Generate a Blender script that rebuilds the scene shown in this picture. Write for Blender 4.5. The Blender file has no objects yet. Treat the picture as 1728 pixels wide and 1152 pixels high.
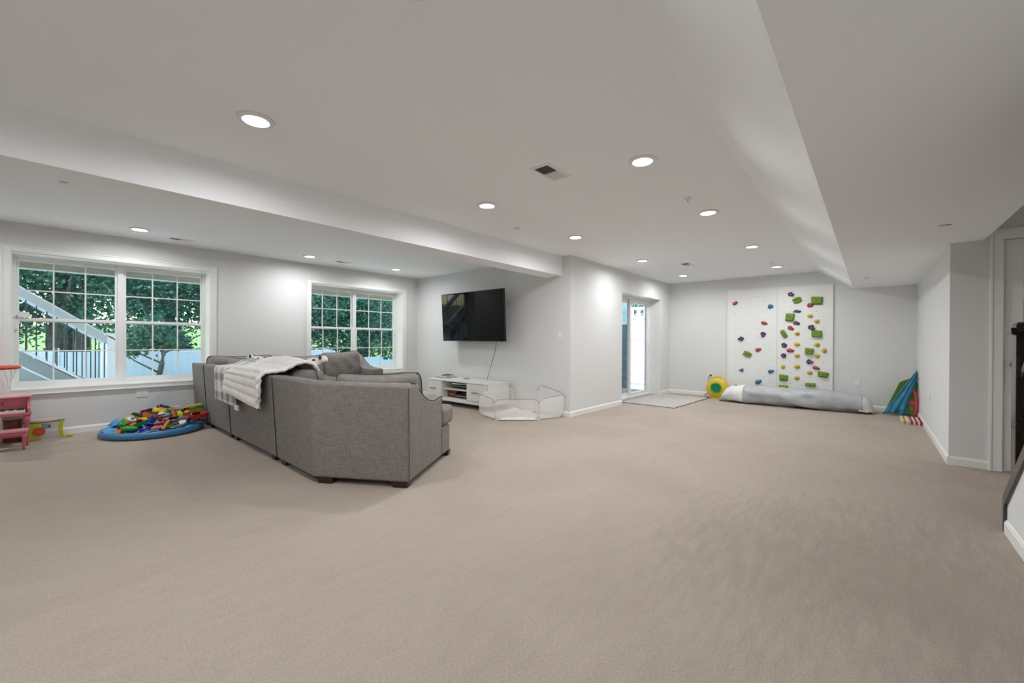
import bpy, bmesh, math, random
from mathutils import Vector, Matrix, noise
random.seed(7)
PI = math.pi
S = bpy.context.scene
COL = S.collection

# ------------------------------------------------------------------ camera
cam_data = bpy.data.cameras.new('camera')
cam_data.sensor_width = 36.0
cam_data.lens = 695.69 / 1728 * 36
cam_data.clip_start = 0.05
cam_data.clip_end = 300
cam = bpy.data.objects.new('camera', cam_data)
COL.objects.link(cam)
R_ = Vector((0.65675, -0.754083, 0.0062)); U_ = Vector((-0.00196, 0.006514, 0.999977)); F_ = Vector((0.754106, 0.656747, -0.0028))
m = Matrix((R_, U_, -F_)).transposed().to_4x4()
m.translation = Vector((0, 0, 1.1522))
cam.matrix_world = m
S.camera = cam

# ------------------------------------------------------------------ world, sun, exposure
S.view_settings.view_transform = 'Standard'
S.view_settings.look = 'None'
S.view_settings.gamma = 1
S.view_settings.use_curve_mapping = False
S.view_settings.exposure = 0.24
LAMP_W = 12.8
w = bpy.data.worlds.new('world'); S.world = w; w.use_nodes = True
nt = w.node_tree
bg = nt.nodes['Background']
sky = nt.nodes.new('ShaderNodeTexSky')
sky.sky_type = 'NISHITA'; sky.sun_disc = False
sky.sun_elevation = math.radians(43.5); sky.sun_rotation = math.radians(-44)
sky.air_density = 1.0; sky.dust_density = 1.5
nt.links.new(sky.outputs[0], bg.inputs[0])
bg.inputs[1].default_value = 0.7
sun_d = bpy.data.lights.new('sun', 'SUN'); sun_d.energy = 12; sun_d.angle = math.radians(1.0); sun_d.color = (1, .96, .88)
sun = bpy.data.objects.new('sun', sun_d); COL.objects.link(sun)
sun.rotation_euler = Vector((0.60, -0.62, -0.82)).to_track_quat('-Z', 'Y').to_euler()
S.cycles.max_bounces = 12
S.cycles.diffuse_bounces = 8
S.cycles.transparent_max_bounces = 24
S.cycles.caustics_reflective = False
S.cycles.caustics_refractive = False
S.cycles.use_denoising = True
S.cycles.sample_clamp_indirect = 4

# ------------------------------------------------------------------ materials
def mat(name, col, rough=.6, metal=0., spec=.5, bump=0., bscale=200., var=0., vscale=4., alpha=1., emis=0., trans=0., coat=0.):
    m = bpy.data.materials.new(name); m.use_nodes = True
    n = m.node_tree.nodes; l = m.node_tree.links
    b = n['Principled BSDF']
    b.inputs['Base Color'].default_value = (*col, 1)
    b.inputs['Roughness'].default_value = rough
    b.inputs['Metallic'].default_value = metal
    b.inputs['Specular IOR Level'].default_value = spec
    b.inputs['Alpha'].default_value = alpha
    b.inputs['Coat Weight'].default_value = coat
    b.inputs['Transmission Weight'].default_value = trans
    if emis:
        b.inputs['Emission Color'].default_value = (*col, 1); b.inputs['Emission Strength'].default_value = emis
    tc = n.new('ShaderNodeTexCoord')
    if var:
        t = n.new('ShaderNodeTexNoise'); t.inputs['Scale'].default_value = vscale; t.inputs['Detail'].default_value = 5
        l.new(tc.outputs['Object'], t.inputs['Vector'])
        r = n.new('ShaderNodeValToRGB')
        r.color_ramp.elements[0].position = .3; r.color_ramp.elements[1].position = .7
        r.color_ramp.elements[0].color = (*[c * (1 - var) for c in col], 1)
        r.color_ramp.elements[1].color = (*[min(1, c * (1 + var)) for c in col], 1)
        l.new(t.outputs['Fac'], r.inputs['Fac']); l.new(r.outputs['Color'], b.inputs['Base Color'])
    if bump:
        t2 = n.new('ShaderNodeTexNoise'); t2.inputs['Scale'].default_value = bscale; t2.inputs['Detail'].default_value = 3
        l.new(tc.outputs['Object'], t2.inputs['Vector'])
        bp = n.new('ShaderNodeBump'); bp.inputs['Strength'].default_value = bump; bp.inputs['Distance'].default_value = .004
        l.new(t2.outputs['Fac'], bp.inputs['Height']); l.new(bp.outputs['Normal'], b.inputs['Normal'])
    return m

def glass_mat(name, tint=(1, 1, 1), glossy=.08):
    m = bpy.data.materials.new(name); m.use_nodes = True
    n = m.node_tree.nodes; l = m.node_tree.links
    n.remove(n['Principled BSDF'])
    out = n['Material Output']
    a = n.new('ShaderNodeBsdfTransparent'); a.inputs[0].default_value = (*tint, 1)
    g = n.new('ShaderNodeBsdfGlossy'); g.inputs['Roughness'].default_value = .02
    fr = n.new('ShaderNodeFresnel'); fr.inputs['IOR'].default_value = 1.45
    mx = n.new('ShaderNodeMixShader')
    ge = n.new('ShaderNodeNewGeometry'); q = n.new('ShaderNodeMath'); q.operation = 'SUBTRACT'; q.inputs[0].default_value = 1; l.new(ge.outputs['Backfacing'], q.inputs[1])
    q2 = n.new('ShaderNodeMath'); q2.operation = 'MULTIPLY'; l.new(fr.outputs[0], q2.inputs[0]); l.new(q.outputs[0], q2.inputs[1])
    l.new(q2.outputs[0], mx.inputs[0]); l.new(a.outputs[0], mx.inputs[1]); l.new(g.outputs[0], mx.inputs[2])
    l.new(mx.outputs[0], out.inputs['Surface'])
    return m

def sheer_mat(name, col, opac):
    m = bpy.data.materials.new(name); m.use_nodes = True
    n = m.node_tree.nodes; l = m.node_tree.links
    n.remove(n['Principled BSDF'])
    out = n['Material Output']
    a = n.new('ShaderNodeBsdfTransparent')
    d = n.new('ShaderNodeBsdfDiffuse'); d.inputs[0].default_value = (*col, 1)
    mx = n.new('ShaderNodeMixShader'); mx.inputs[0].default_value = opac
    l.new(a.outputs[0], mx.inputs[1]); l.new(d.outputs[0], mx.inputs[2]); l.new(mx.outputs[0], out.inputs['Surface'])
    return m

M = {}
M['wall'] = mat('wall_paint', (.685, .69, .685), .85, spec=.2, bump=.05, bscale=90)
M['ceil'] = mat('ceiling_paint', (.86, .88, .90), .9, spec=.1, bump=.05, bscale=60)
M['trim'] = mat('white_trim_paint', (.80, .80, .78), .35, spec=.4)
M['vinyl'] = mat('white_vinyl', (.80, .81, .81), .3, spec=.4)
M['white'] = mat('white_lacquer', (.78, .78, .76), .35)
M['plate'] = mat('white_plastic_plate', (.78, .78, .76), .35)
M['darkslot'] = mat('dark_slot', (.03, .03, .03), .6)
M['grey_metal'] = mat('grey_vent_metal', (.30, .29, .28), .5)
M['chrome'] = mat('chrome', (.7, .7, .7), .15, metal=1)
M['nickel'] = mat('satin_nickel', (.55, .54, .52), .3, metal=1)
M['glass'] = glass_mat('window_glass', (.88, .955, .95))
M['glass_door'] = glass_mat('door_glass', (.93, .98, .98))
M['lens'] = mat('lamp_lens', (1, .97, .93), .4, emis=6)
M['black'] = mat('black_plastic', (.012, .012, .013), .35)
M['tv'] = mat('television_glass', (.003, .003, .004), .03, spec=.18)
M['bronze'] = mat('bronze_handle', (.10, .075, .05), .35, metal=.8)
M['dkwood'] = mat('dark_stained_wood', (.022, .017, .015), .25, var=.3, vscale=30, coat=.3)
M['foot'] = mat('mahogany_foot', (.035, .008, .006), .4)
M['piping'] = mat('dark_piping', (.05, .045, .045), .8)
M['blue'] = mat('blue_vinyl', (.05, .19, .38), .35, var=.12, vscale=6)
M['blue_fab'] = mat('blue_fabric', (.10, .33, .62), .55, var=.18, vscale=9)
M['pink'] = mat('pink_paint', (.50, .12, .16), .35)
M['pink2'] = mat('pale_pink_paint', (.68, .30, .33), .35)
M['orange'] = mat('orange_plastic', (.60, .065, .02), .35)
M['net'] = mat('white_net_cord', (.75, .75, .75), .8)
M['sheet_grey'] = mat('grey_tarpaulin', (.42, .435, .455), .5, var=.12, vscale=7, bump=1., bscale=9)
M['sheet_white'] = mat('white_mesh_fabric', (.72, .72, .71), .7, bump=.3, bscale=80, var=.06, vscale=20)
M['teal_cloth'] = mat('teal_blue_fabric', (.03, .20, .33), .6, var=.35, vscale=9)
M['lime'] = mat('lime_fabric', (.14, .24, .03), .6, var=.2, vscale=8)
M['coral'] = mat('coral_strap', (.55, .07, .10), .6, var=.15, vscale=8)
M['mesh'] = sheer_mat('sheer_white_mesh', (.88, .87, .85), .42)
M['mesh_solid'] = mat('white_fabric_hem', (.72, .68, .64), .8, var=.1, vscale=12)
M['wire'] = mat('grey_hem_wire', (.30, .29, .28), .6)
M['board'] = mat('white_board_paint', (.76, .77, .755), .5, spec=.3)
M['rug'] = mat('pale_rug_pile', (.50, .47, .43), .95, spec=.1, var=.14, vscale=18, bump=.5, bscale=250)
M['rugedge'] = mat('rug_binding', (.17, .14, .13), .9)
M['yellow'] = mat('yellow_plastic', (.70, .48, .02), .4)
M['green'] = mat('green_plastic', (.02, .38, .12), .4)
M['dgreen'] = mat('dark_green_plastic', (.01, .18, .05), .5)
M['h_red'] = mat('red_resin', (.38, .03, .035), .6, bump=.3, bscale=60)
M['h_blue'] = mat('blue_resin', (.04, .16, .28), .6, bump=.3, bscale=60)
M['h_purple'] = mat('purple_resin', (.06, .035, .13), .6, bump=.3, bscale=60)
M['h_green'] = mat('green_resin', (.14, .25, .015), .65, bump=.3, bscale=60, var=.15, vscale=30)
M['h_yellow'] = mat('yellow_resin', (.58, .42, .05), .6, bump=.3, bscale=60)
M['deck'] = mat('brown_deck_board', (.12, .10, .07), .8, var=.25, vscale=5)
M['stairgrey'] = mat('grey_composite', (.28, .34, .36), .7, var=.1, vscale=3)
M['fence'] = mat('white_vinyl_fence', (.80, .82, .90), .5)
M['bark'] = mat('tree_bark', (.13, .12, .11), .9, var=.35, vscale=9, bump=.6, bscale=20)
M['grass'] = mat('lawn_grass', (.13, .21, .07), .9, spec=.1, var=.3, vscale=2.5)
M['concrete'] = mat('patio_concrete', (.78, .78, .77), .9, var=.12, vscale=3)
M['railing'] = mat('shaded_railing', (.50, .56, .62), .5)  # shade on the side of the white deck rail, put into the colour
M['backlit_dark'] = mat('backlit_baluster', (.05, .065, .07), .5)  # near-black; on the deck balusters it paints their backlit look
M['post'] = mat('weathered_blue_post', (.12, .22, .27), .8, var=.4, vscale=14)
M['cream'] = mat('cream_drum_skin', (.55, .45, .36), .6)
M['brown'] = mat('red_brown_wood', (.16, .05, .03), .5)
M['limep'] = mat('lime_plastic', (.50, .50, .03), .4)

def leaf_mat(name, c1, c2):
    m = mat(name, c1, .55, spec=.3)
    n = m.node_tree.nodes; l = m.node_tree.links; b = n['Principled BSDF']
    g = n.new('ShaderNodeObjectInfo'); t = n.new('ShaderNodeTexNoise'); t.inputs['Scale'].default_value = 1.3; t.inputs['Detail'].default_value = 6
    tc = n.new('ShaderNodeTexCoord'); l.new(tc.outputs['Object'], t.inputs['Vector'])
    r = n.new('ShaderNodeValToRGB'); r.color_ramp.elements[0].position = .35; r.color_ramp.elements[1].position = .68
    r.color_ramp.elements[0].color = (*c1, 1); r.color_ramp.elements[1].color = (*c2, 1)
    l.new(t.outputs['Fac'], r.inputs['Fac']); l.new(r.outputs['Color'], b.inputs['Base Color'])
    out = n['Material Output']; tr = n.new('ShaderNodeBsdfTranslucent'); l.new(r.outputs['Color'], tr.inputs[0])
    mx = n.new('ShaderNodeMixShader'); mx.inputs[0].default_value = .35
    l.new(b.outputs[0], mx.inputs[1]); l.new(tr.outputs[0], mx.inputs[2]); l.new(mx.outputs[0], out.inputs['Surface'])
    return m
M['leaf1'] = leaf_mat('dark_leaf', (.034, .11, .078), (.12, .27, .18))
M['leaf2'] = leaf_mat('bright_leaf', (.055, .18, .12), (.21, .42, .29))

def carpet_mat():
    m = mat('beige_carpet', (.45, .38, .32), .95, spec=.05)
    n = m.node_tree.nodes; l = m.node_tree.links; b = n['Principled BSDF']
    tc = n.new('ShaderNodeTexCoord')
    big = n.new('ShaderNodeTexNoise'); big.inputs['Scale'].default_value = .9; big.inputs['Detail'].default_value = 3; big.inputs['Distortion'].default_value = .8
    mid = n.new('ShaderNodeTexNoise'); mid.inputs['Scale'].default_value = 9; mid.inputs['Detail'].default_value = 6; mid.inputs['Roughness'].default_value = .7
    fine = n.new('ShaderNodeTexNoise'); fine.inputs['Scale'].default_value = 110; fine.inputs['Detail'].default_value = 4; fine.inputs['Roughness'].default_value = .75
    mp = n.new('ShaderNodeMapping'); mp.inputs['Rotation'].default_value = (0, 0, .7); mp.inputs['Scale'].default_value = (.5, 2.2, 1)
    l.new(tc.outputs['Object'], mp.inputs['Vector'])
    for t, v in ((big, tc.outputs['Object']), (mid, mp.outputs['Vector']), (fine, tc.outputs['Object'])): l.new(v, t.inputs['Vector'])
    def mul(a, k):
        q = n.new('ShaderNodeMath'); q.operation = 'MULTIPLY_ADD'; q.inputs[1].default_value = k; q.inputs[2].default_value = 1 - k * .5
        l.new(a, q.inputs[0]); return q.outputs[0]
    def prod(a, c):
        q = n.new('ShaderNodeMath'); q.operation = 'MULTIPLY'; l.new(a, q.inputs[0]); l.new(c, q.inputs[1]); return q.outputs[0]
    v = prod(prod(mul(big.outputs['Fac'], .28), mul(mid.outputs['Fac'], .22)), mul(fine.outputs['Fac'], .75))
    # worn, soiled tread area in front of the stairs
    sep = n.new('ShaderNodeVectorMath'); sep.operation = 'DISTANCE'; sep.inputs[1].default_value = (2.75, -.25, 0)
    l.new(tc.outputs['Object'], sep.inputs[0])
    nz = n.new('ShaderNodeMath'); nz.operation = 'MULTIPLY_ADD'; nz.inputs[1].default_value = 1.6; l.new(mid.outputs['Fac'], nz.inputs[0]); l.new(sep.outputs['Value'], nz.inputs[2])
    rr = n.new('ShaderNodeMapRange'); rr.inputs['From Min'].default_value = 1.1; rr.inputs['From Max'].default_value = 2.1; rr.inputs['To Min'].default_value = .84; rr.inputs['To Max'].default_value = 1
    l.new(nz.outputs[0], rr.inputs['Value'])
    v = prod(v, rr.outputs[0])
    vm = n.new('ShaderNodeVectorMath'); vm.operation = 'SCALE'; vm.inputs[0].default_value = (.448, .382, .326)
    l.new(v, vm.inputs['Scale']); l.new(vm.outputs[0], b.inputs['Base Color'])
    bp = n.new('ShaderNodeBump'); bp.inputs['Strength'].default_value = .8; bp.inputs['Distance'].default_value = .012
    l.new(fine.outputs['Fac'], bp.inputs['Height']); l.new(bp.outputs['Normal'], b.inputs['Normal'])
    return m
M['carpet'] = carpet_mat()

def weave_mat(name, col):
    m = mat(name, col, .9, spec=.15)
    n = m.node_tree.nodes; l = m.node_tree.links; b = n['Principled BSDF']
    tc = n.new('ShaderNodeTexCoord'); outs = []
    for sc in ((14, 14, 160), (170, 170, 14)):
        mp = n.new('ShaderNodeMapping'); mp.inputs['Scale'].default_value = sc
        t = n.new('ShaderNodeTexNoise'); t.inputs['Scale'].default_value = 1; t.inputs['Detail'].default_value = 3
        l.new(tc.outputs['Object'], mp.inputs[0]); l.new(mp.outputs[0], t.inputs['Vector']); outs.append(t.outputs['Fac'])
    a = n.new('ShaderNodeMath'); a.operation = 'ADD'; l.new(outs[0], a.inputs[0]); l.new(outs[1], a.inputs[1])
    r = n.new('ShaderNodeMapRange'); r.inputs['From Min'].default_value = .65; r.inputs['From Max'].default_value = 1.35; r.inputs['To Min'].default_value = .72; r.inputs['To Max'].default_value = 1.28
    l.new(a.outputs[0], r.inputs['Value'])
    vm = n.new('ShaderNodeVectorMath'); vm.operation = 'SCALE'; vm.inputs[0].default_value = col
    l.new(r.outputs[0], vm.inputs['Scale']); l.new(vm.outputs[0], b.inputs['Base Color'])
    bp = n.new('ShaderNodeBump'); bp.inputs['Strength'].default_value = .25; bp.inputs['Distance'].default_value = .003
    l.new(a.outputs[0], bp.inputs['Height']); l.new(bp.outputs['Normal'], b.inputs['Normal'])
    return m
M['sofa'] = weave_mat('grey_woven_upholstery', (.222, .203, .192))
M['cushion'] = weave_mat('grey_cushion_fabric', (.225, .205, .19))

def plaid_mat():
    m = mat('white_grey_plaid', (.7, .69, .66), .95, spec=.1)
    n = m.node_tree.nodes; l = m.node_tree.links; b = n['Principled BSDF']
    tc = n.new('ShaderNodeTexCoord'); sp = n.new('ShaderNodeSeparateXYZ'); l.new(tc.outputs['Object'], sp.inputs[0])
    fs = []
    for ax, per in (('Y', .105), ('Z', .105)):
        a = n.new('ShaderNodeMath'); a.operation = 'PINGPONG'; a.inputs[1].default_value = per; l.new(sp.outputs[ax], a.inputs[0])
        g = n.new('ShaderNodeMath'); g.operation = 'GREATER_THAN'; g.inputs[1].default_value = per * .62; l.new(a.outputs[0], g.inputs[0]); fs.append(g.outputs[0])
    a = n.new('ShaderNodeMath'); a.operation = 'ADD'; l.new(fs[0], a.inputs[0]); l.new(fs[1], a.inputs[1])
    r = n.new('ShaderNodeMapRange'); r.inputs['From Max'].default_value = 2; r.inputs['To Min'].default_value = .66; r.inputs['To Max'].default_value = .24
    l.new(a.outputs[0], r.inputs['Value'])
    c = n.new('ShaderNodeCombineColor')
    for i in range(3): l.new(r.outputs[0], c.inputs[i])
    l.new(c.outputs[0], b.inputs['Base Color'])
    return m
M['plaid'] = plaid_mat()
M['plush'] = mat('white_plush', (.86, .84, .82), .98, spec=.05, bump=.8, bscale=90, var=.06, vscale=20)

# ------------------------------------------------------------------ mesh helpers
def new(): return bmesh.new()
def bx(bm, x0, x1, y0, y1, z0, z1, M4=None):
    vs = [bm.verts.new((x, y, z)) for z in (z0, z1) for y in (y0, y1) for x in (x0, x1)]
    for f in ((0, 2, 3, 1), (4, 5, 7, 6), (0, 1, 5, 4), (2, 6, 7, 3), (0, 4, 6, 2), (1, 3, 7, 5)):
        bm.faces.new([vs[i] for i in f])
    if M4 is not None: bmesh.ops.transform(bm, matrix=M4, verts=vs)
    return vs
def prism(bm, bot, top):
    """bot, top: equal-length loops of 3-D points"""
    a = [bm.verts.new(p) for p in bot]; b = [bm.verts.new(p) for p in top]; n = len(a)
    bm.faces.new(a[::-1]); bm.faces.new(b)
    for i in range(n): bm.faces.new((a[i], a[(i + 1) % n], b[(i + 1) % n], b[i]))
    return a + b
def exz(bm, poly, z0, z1): return prism(bm, [(x, y, z0) for x, y in poly], [(x, y, z1) for x, y in poly])
def lathe(bm, prof, c=(0, 0, 0), seg=24, M4=None):
    rings = []; vs = []
    for r, z in prof:
        if r < 1e-6:
            v = bm.verts.new((c[0], c[1], c[2] + z)); rings.append([v]); vs.append(v)
        else:
            ring = [bm.verts.new((c[0] + r * math.cos(2 * PI * i / seg), c[1] + r * math.sin(2 * PI * i / seg), c[2] + z)) for i in range(seg)]
            rings.append(ring); vs += ring
    for a, b in zip(rings, rings[1:]):
        if len(a) == 1 and len(b) == 1: continue
        for i in range(seg):
            j = (i + 1) % seg
            if len(a) == 1: bm.faces.new((a[0], b[j], b[i]))
            elif len(b) == 1: bm.faces.new((a[i], a[j], b[0]))
            else: bm.faces.new((a[i], a[j], b[j], b[i]))
    if M4 is not None: bmesh.ops.transform(bm, matrix=M4, verts=vs)
    return vs
def tube(bm, pts, r, seg=8, closed=False):
    pts = [Vector(p) for p in pts]; n = len(pts); rings = []
    up = Vector((0, 0, 1))
    for i, p in enumerate(pts):
        a = pts[(i - 1) % n] if (closed or i > 0) else p; b = pts[(i + 1) % n] if (closed or i < n - 1) else p
        d = (b - a).normalized()
        s = d.cross(up)
        if s.length < .05: s = d.cross(Vector((1, 0, 0)))
        s.normalize(); t = s.cross(d)
        rr = r[i] if isinstance(r, (list, tuple)) else r
        rings.append([bm.verts.new(p + (s * math.cos(2 * PI * k / seg) + t * math.sin(2 * PI * k / seg)) * rr) for k in range(seg)])
    rng = range(n) if closed else range(n - 1)
    for i in rng:
        a, b = rings[i], rings[(i + 1) % n]
        for k in range(seg):
            bm.faces.new((a[k], a[(k + 1) % seg], b[(k + 1) % seg], b[k]))
    if not closed:
        bm.faces.new(rings[0][::-1]); bm.faces.new(rings[-1])
def grid(bm, fn, nu, nv, closed_u=False):
    vs = [[bm.verts.new(fn(i / nu, j / nv)) for j in range(nv + 1)] for i in range(nu + (0 if closed_u else 1))]
    m_ = len(vs)
    for i in range(nu):
        for j in range(nv):
            bm.faces.new((vs[i % m_][j], vs[(i + 1) % m_][j], vs[(i + 1) % m_][j + 1], vs[i % m_][j + 1]))
def ball(bm, c, r, sub=2, sx=1, sy=1, sz=1, jit=0.):
    g = bmesh.ops.create_icosphere(bm, subdivisions=sub, radius=1)
    for v in g['verts']:
        k = 1 + (noise.noise(v.co * 1.7 + Vector(c) * 3) * jit if jit else 0)
        v.co = Vector((c[0] + v.co.x * r * sx * k, c[1] + v.co.y * r * sy * k, c[2] + v.co.z * r * sz * k))
    return g['verts']
def wl(o):
    p = Vector((0, 0, 0))
    while o is not None: p += Vector(o.location); o = o.parent
    return p
def props(o, label=None, cat=None, group=None, kind=None):
    if label: o['label'] = label
    if cat: o['category'] = cat
    if group: o['group'] = group
    if kind: o['kind'] = kind
    return o
def obj(name, bm, m, parent=None, local=False, bevel=0, smooth=False, label=None, cat=None, group=None, kind=None, seg=2, solid=0, sub=0, loc=None):
    bmesh.ops.recalc_face_normals(bm, faces=bm.faces)
    me = bpy.data.meshes.new(name)
    if loc is not None: bmesh.ops.translate(bm, verts=bm.verts, vec=-Vector(loc))
    if parent is not None and not local: bmesh.ops.translate(bm, verts=bm.verts, vec=-wl(parent))
    bm.to_mesh(me); bm.free()
    me.materials.append(m)
    if smooth:
        for p in me.polygons: p.use_smooth = True
    o = bpy.data.objects.new(name, me); COL.objects.link(o)
    if loc is not None: o.location = loc
    if parent is not None: o.parent = parent
    if solid:
        k = o.modifiers.new('solidify', 'SOLIDIFY'); k.thickness = solid; k.offset = 0
    if bevel:
        k = o.modifiers.new('bevel', 'BEVEL'); k.width = bevel; k.segments = seg; k.limit_method = 'ANGLE'; k.angle_limit = .6
    if sub:
        k = o.modifiers.new('subsurf', 'SUBSURF'); k.levels = sub; k.render_levels = sub
    return props(o, label, cat, group, kind)
def thing(name, loc, label, cat, group=None, rz=0, kind=None):
    o = bpy.data.objects.new(name, None); COL.objects.link(o); o.empty_display_size = .1
    o.location = loc; o.rotation_euler = (0, 0, rz)
    return props(o, label, cat, group, kind)
def B(name, m, x0, x1, y0, y1, z0, z1, parent=None, **k):
    bm = new(); bx(bm, x0, x1, y0, y1, z0, z1); return obj(name, bm, m, parent, **k)

# ------------------------------------------------------------------ room shell
CZ = 2.44; YW = 7.237; XT = 5.259; YP = 3.416; XF = 9.332; YR = -.562; XD = 5.686; XB = -2.5; WT = .34
ST = dict(kind='structure')
B('floor', M['carpet'], XB - .1, XF + .1, -2.0, YW + .05, -.12, 0, label='beige cut-pile carpet across the whole basement', **ST)
bm = new()
bx(bm, XB - .1, XT + .2, -2.0, YW + .3, CZ, CZ + .12)
bx(bm, XT + .2, XF + .2, -2.0, YP + .3, CZ, CZ + .12)
obj('ceiling', bm, M['ceil'], label='flat off-white ceiling', **ST)
W1 = (-.205, 1.632, .56, 2.115); W2 = (3.063, 4.90, .56, 2.115)
bm = new()
y0, y1 = YW, YW + WT
for x0, x1, z0, z1 in ((XB - .1, W1[0], 0, CZ), (W1[0], W1[1], 0, W1[2]), (W1[0], W1[1], W1[3], CZ), (W1[1], W2[0], 0, CZ), (W2[0], W2[1], 0, W2[2]), (W2[0], W2[1], W2[3], CZ), (W2[1], XT + .2, 0, CZ)):
    bx(bm, x0, x1, y0, y1, z0, z1)
obj('wall_left', bm, M['wall'], label='off-white wall with the two double windows', **ST)
B('wall_middle', M['wall'], XT, XT + .2, YP, YW, 0, CZ, label='off-white wall behind the television', **ST)
DX0, DX1, DZ = 6.965, 8.785, 2.045
bm = new()
for x0, x1, z0, z1 in ((XT + .2, DX0, 0, CZ), (DX0, DX1, DZ, CZ), (DX1, XF + .2, 0, CZ)): bx(bm, x0, x1, YP, YP + WT, z0, z1)
obj('wall_patio', bm, M['wall'], label='off-white wall with the sliding patio door', **ST)
B('wall_far', M['wall'], XF, XF + .2, YR, YP, 0, CZ, label='off-white far wall behind the climbing board', **ST)
B('wall_right', M['wall'], XD + .12, XF + .1, YR - .14, YR, 0, CZ, label='off-white right wall beside the climbing corner', **ST)
bm = new()
DY0, DY1 = -.893, -1.70
bx(bm, XD, XD + .12, DY0, YR, 0, CZ); bx(bm, XD, XD + .12, DY1, DY0, 2.085, CZ); bx(bm, XD, XD + .12, -2.0, DY1, 0, CZ)
obj('wall_door', bm, M['wall'], label='short off-white wall holding the white panel door', **ST)
B('wall_back', M['wall'], XB - .12, XB, -2.0, YW + .1, 0, CZ, label='off-white wall behind the camera', **ST)
B('wall_stair', M['wall'], XB - .1, XD + .1, -2.0, -1.86, 0, CZ, label='off-white wall on the far side of the stairs', **ST)
# ceiling beam and soffit
B('trim_1', M['ceil'], XB, XT, 3.574, 3.88, 2.143, CZ + .02, label='long boxed ceiling beam between the two halves of the room', **ST)
bm = new()
def soff(x0, x1, yr):
    sec = [(.736, CZ + .01), (.246, 2.097), (yr, 2.097), (yr, CZ + .01)]
    prism(bm, [(x0, y, z) for y, z in sec], [(x1, y, z) for y, z in sec])
soff(XB, XD, -.778); soff(XD, XF, YR)
obj('trim_2', bm, M['ceil'], label='wide dropped ceiling soffit with a sloped side', **ST)

# baseboards: flat board with a rounded cap
def baseboard(name, p0, p1, nrm, label):
    p0 = Vector((*p0, 0)); p1 = Vector((*p1, 0)); n_ = Vector((*nrm, 0))
    bm = new()
    prof = [(0, 0), (.013, 0), (.013, .062), (.009, .07), (.006, .078), (0, .082)]
    prism(bm, [tuple(p0 + n_ * a + Vector((0, 0, z))) for a, z in prof], [tuple(p1 + n_ * a + Vector((0, 0, z))) for a, z in prof])
    obj(name, bm, M['trim'], label=label, **ST)
baseboard('baseboard_left', (XB, YW), (XT, YW), (0, -1), 'white baseboard under the windows')
baseboard('baseboard_middle', (XT, YP), (XT, YW), (-1, 0), 'white baseboard under the television')
baseboard('baseboard_patio', (XT - .013, YP), (DX0, YP), (0, -1), 'white baseboard left of the patio door')
baseboard('baseboard_patio.001', (DX1, YP), (XF, YP), (0, -1), 'white baseboard right of the patio door')
baseboard('baseboard_far', (XF, YR), (XF, YP), (-1, 0), 'white baseboard along the far wall')
baseboard('baseboard_right', (XD - .013, YR), (XF, YR), (0, 1), 'white baseboard along the right wall')
baseboard('baseboard_door', (XD, YR), (XD, -.815), (-1, 0), 'short white baseboard beside the door casing')
baseboard('baseboard_back', (XB, -.63), (XB, YW), (1, 0), 'white baseboard behind the camera')

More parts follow.
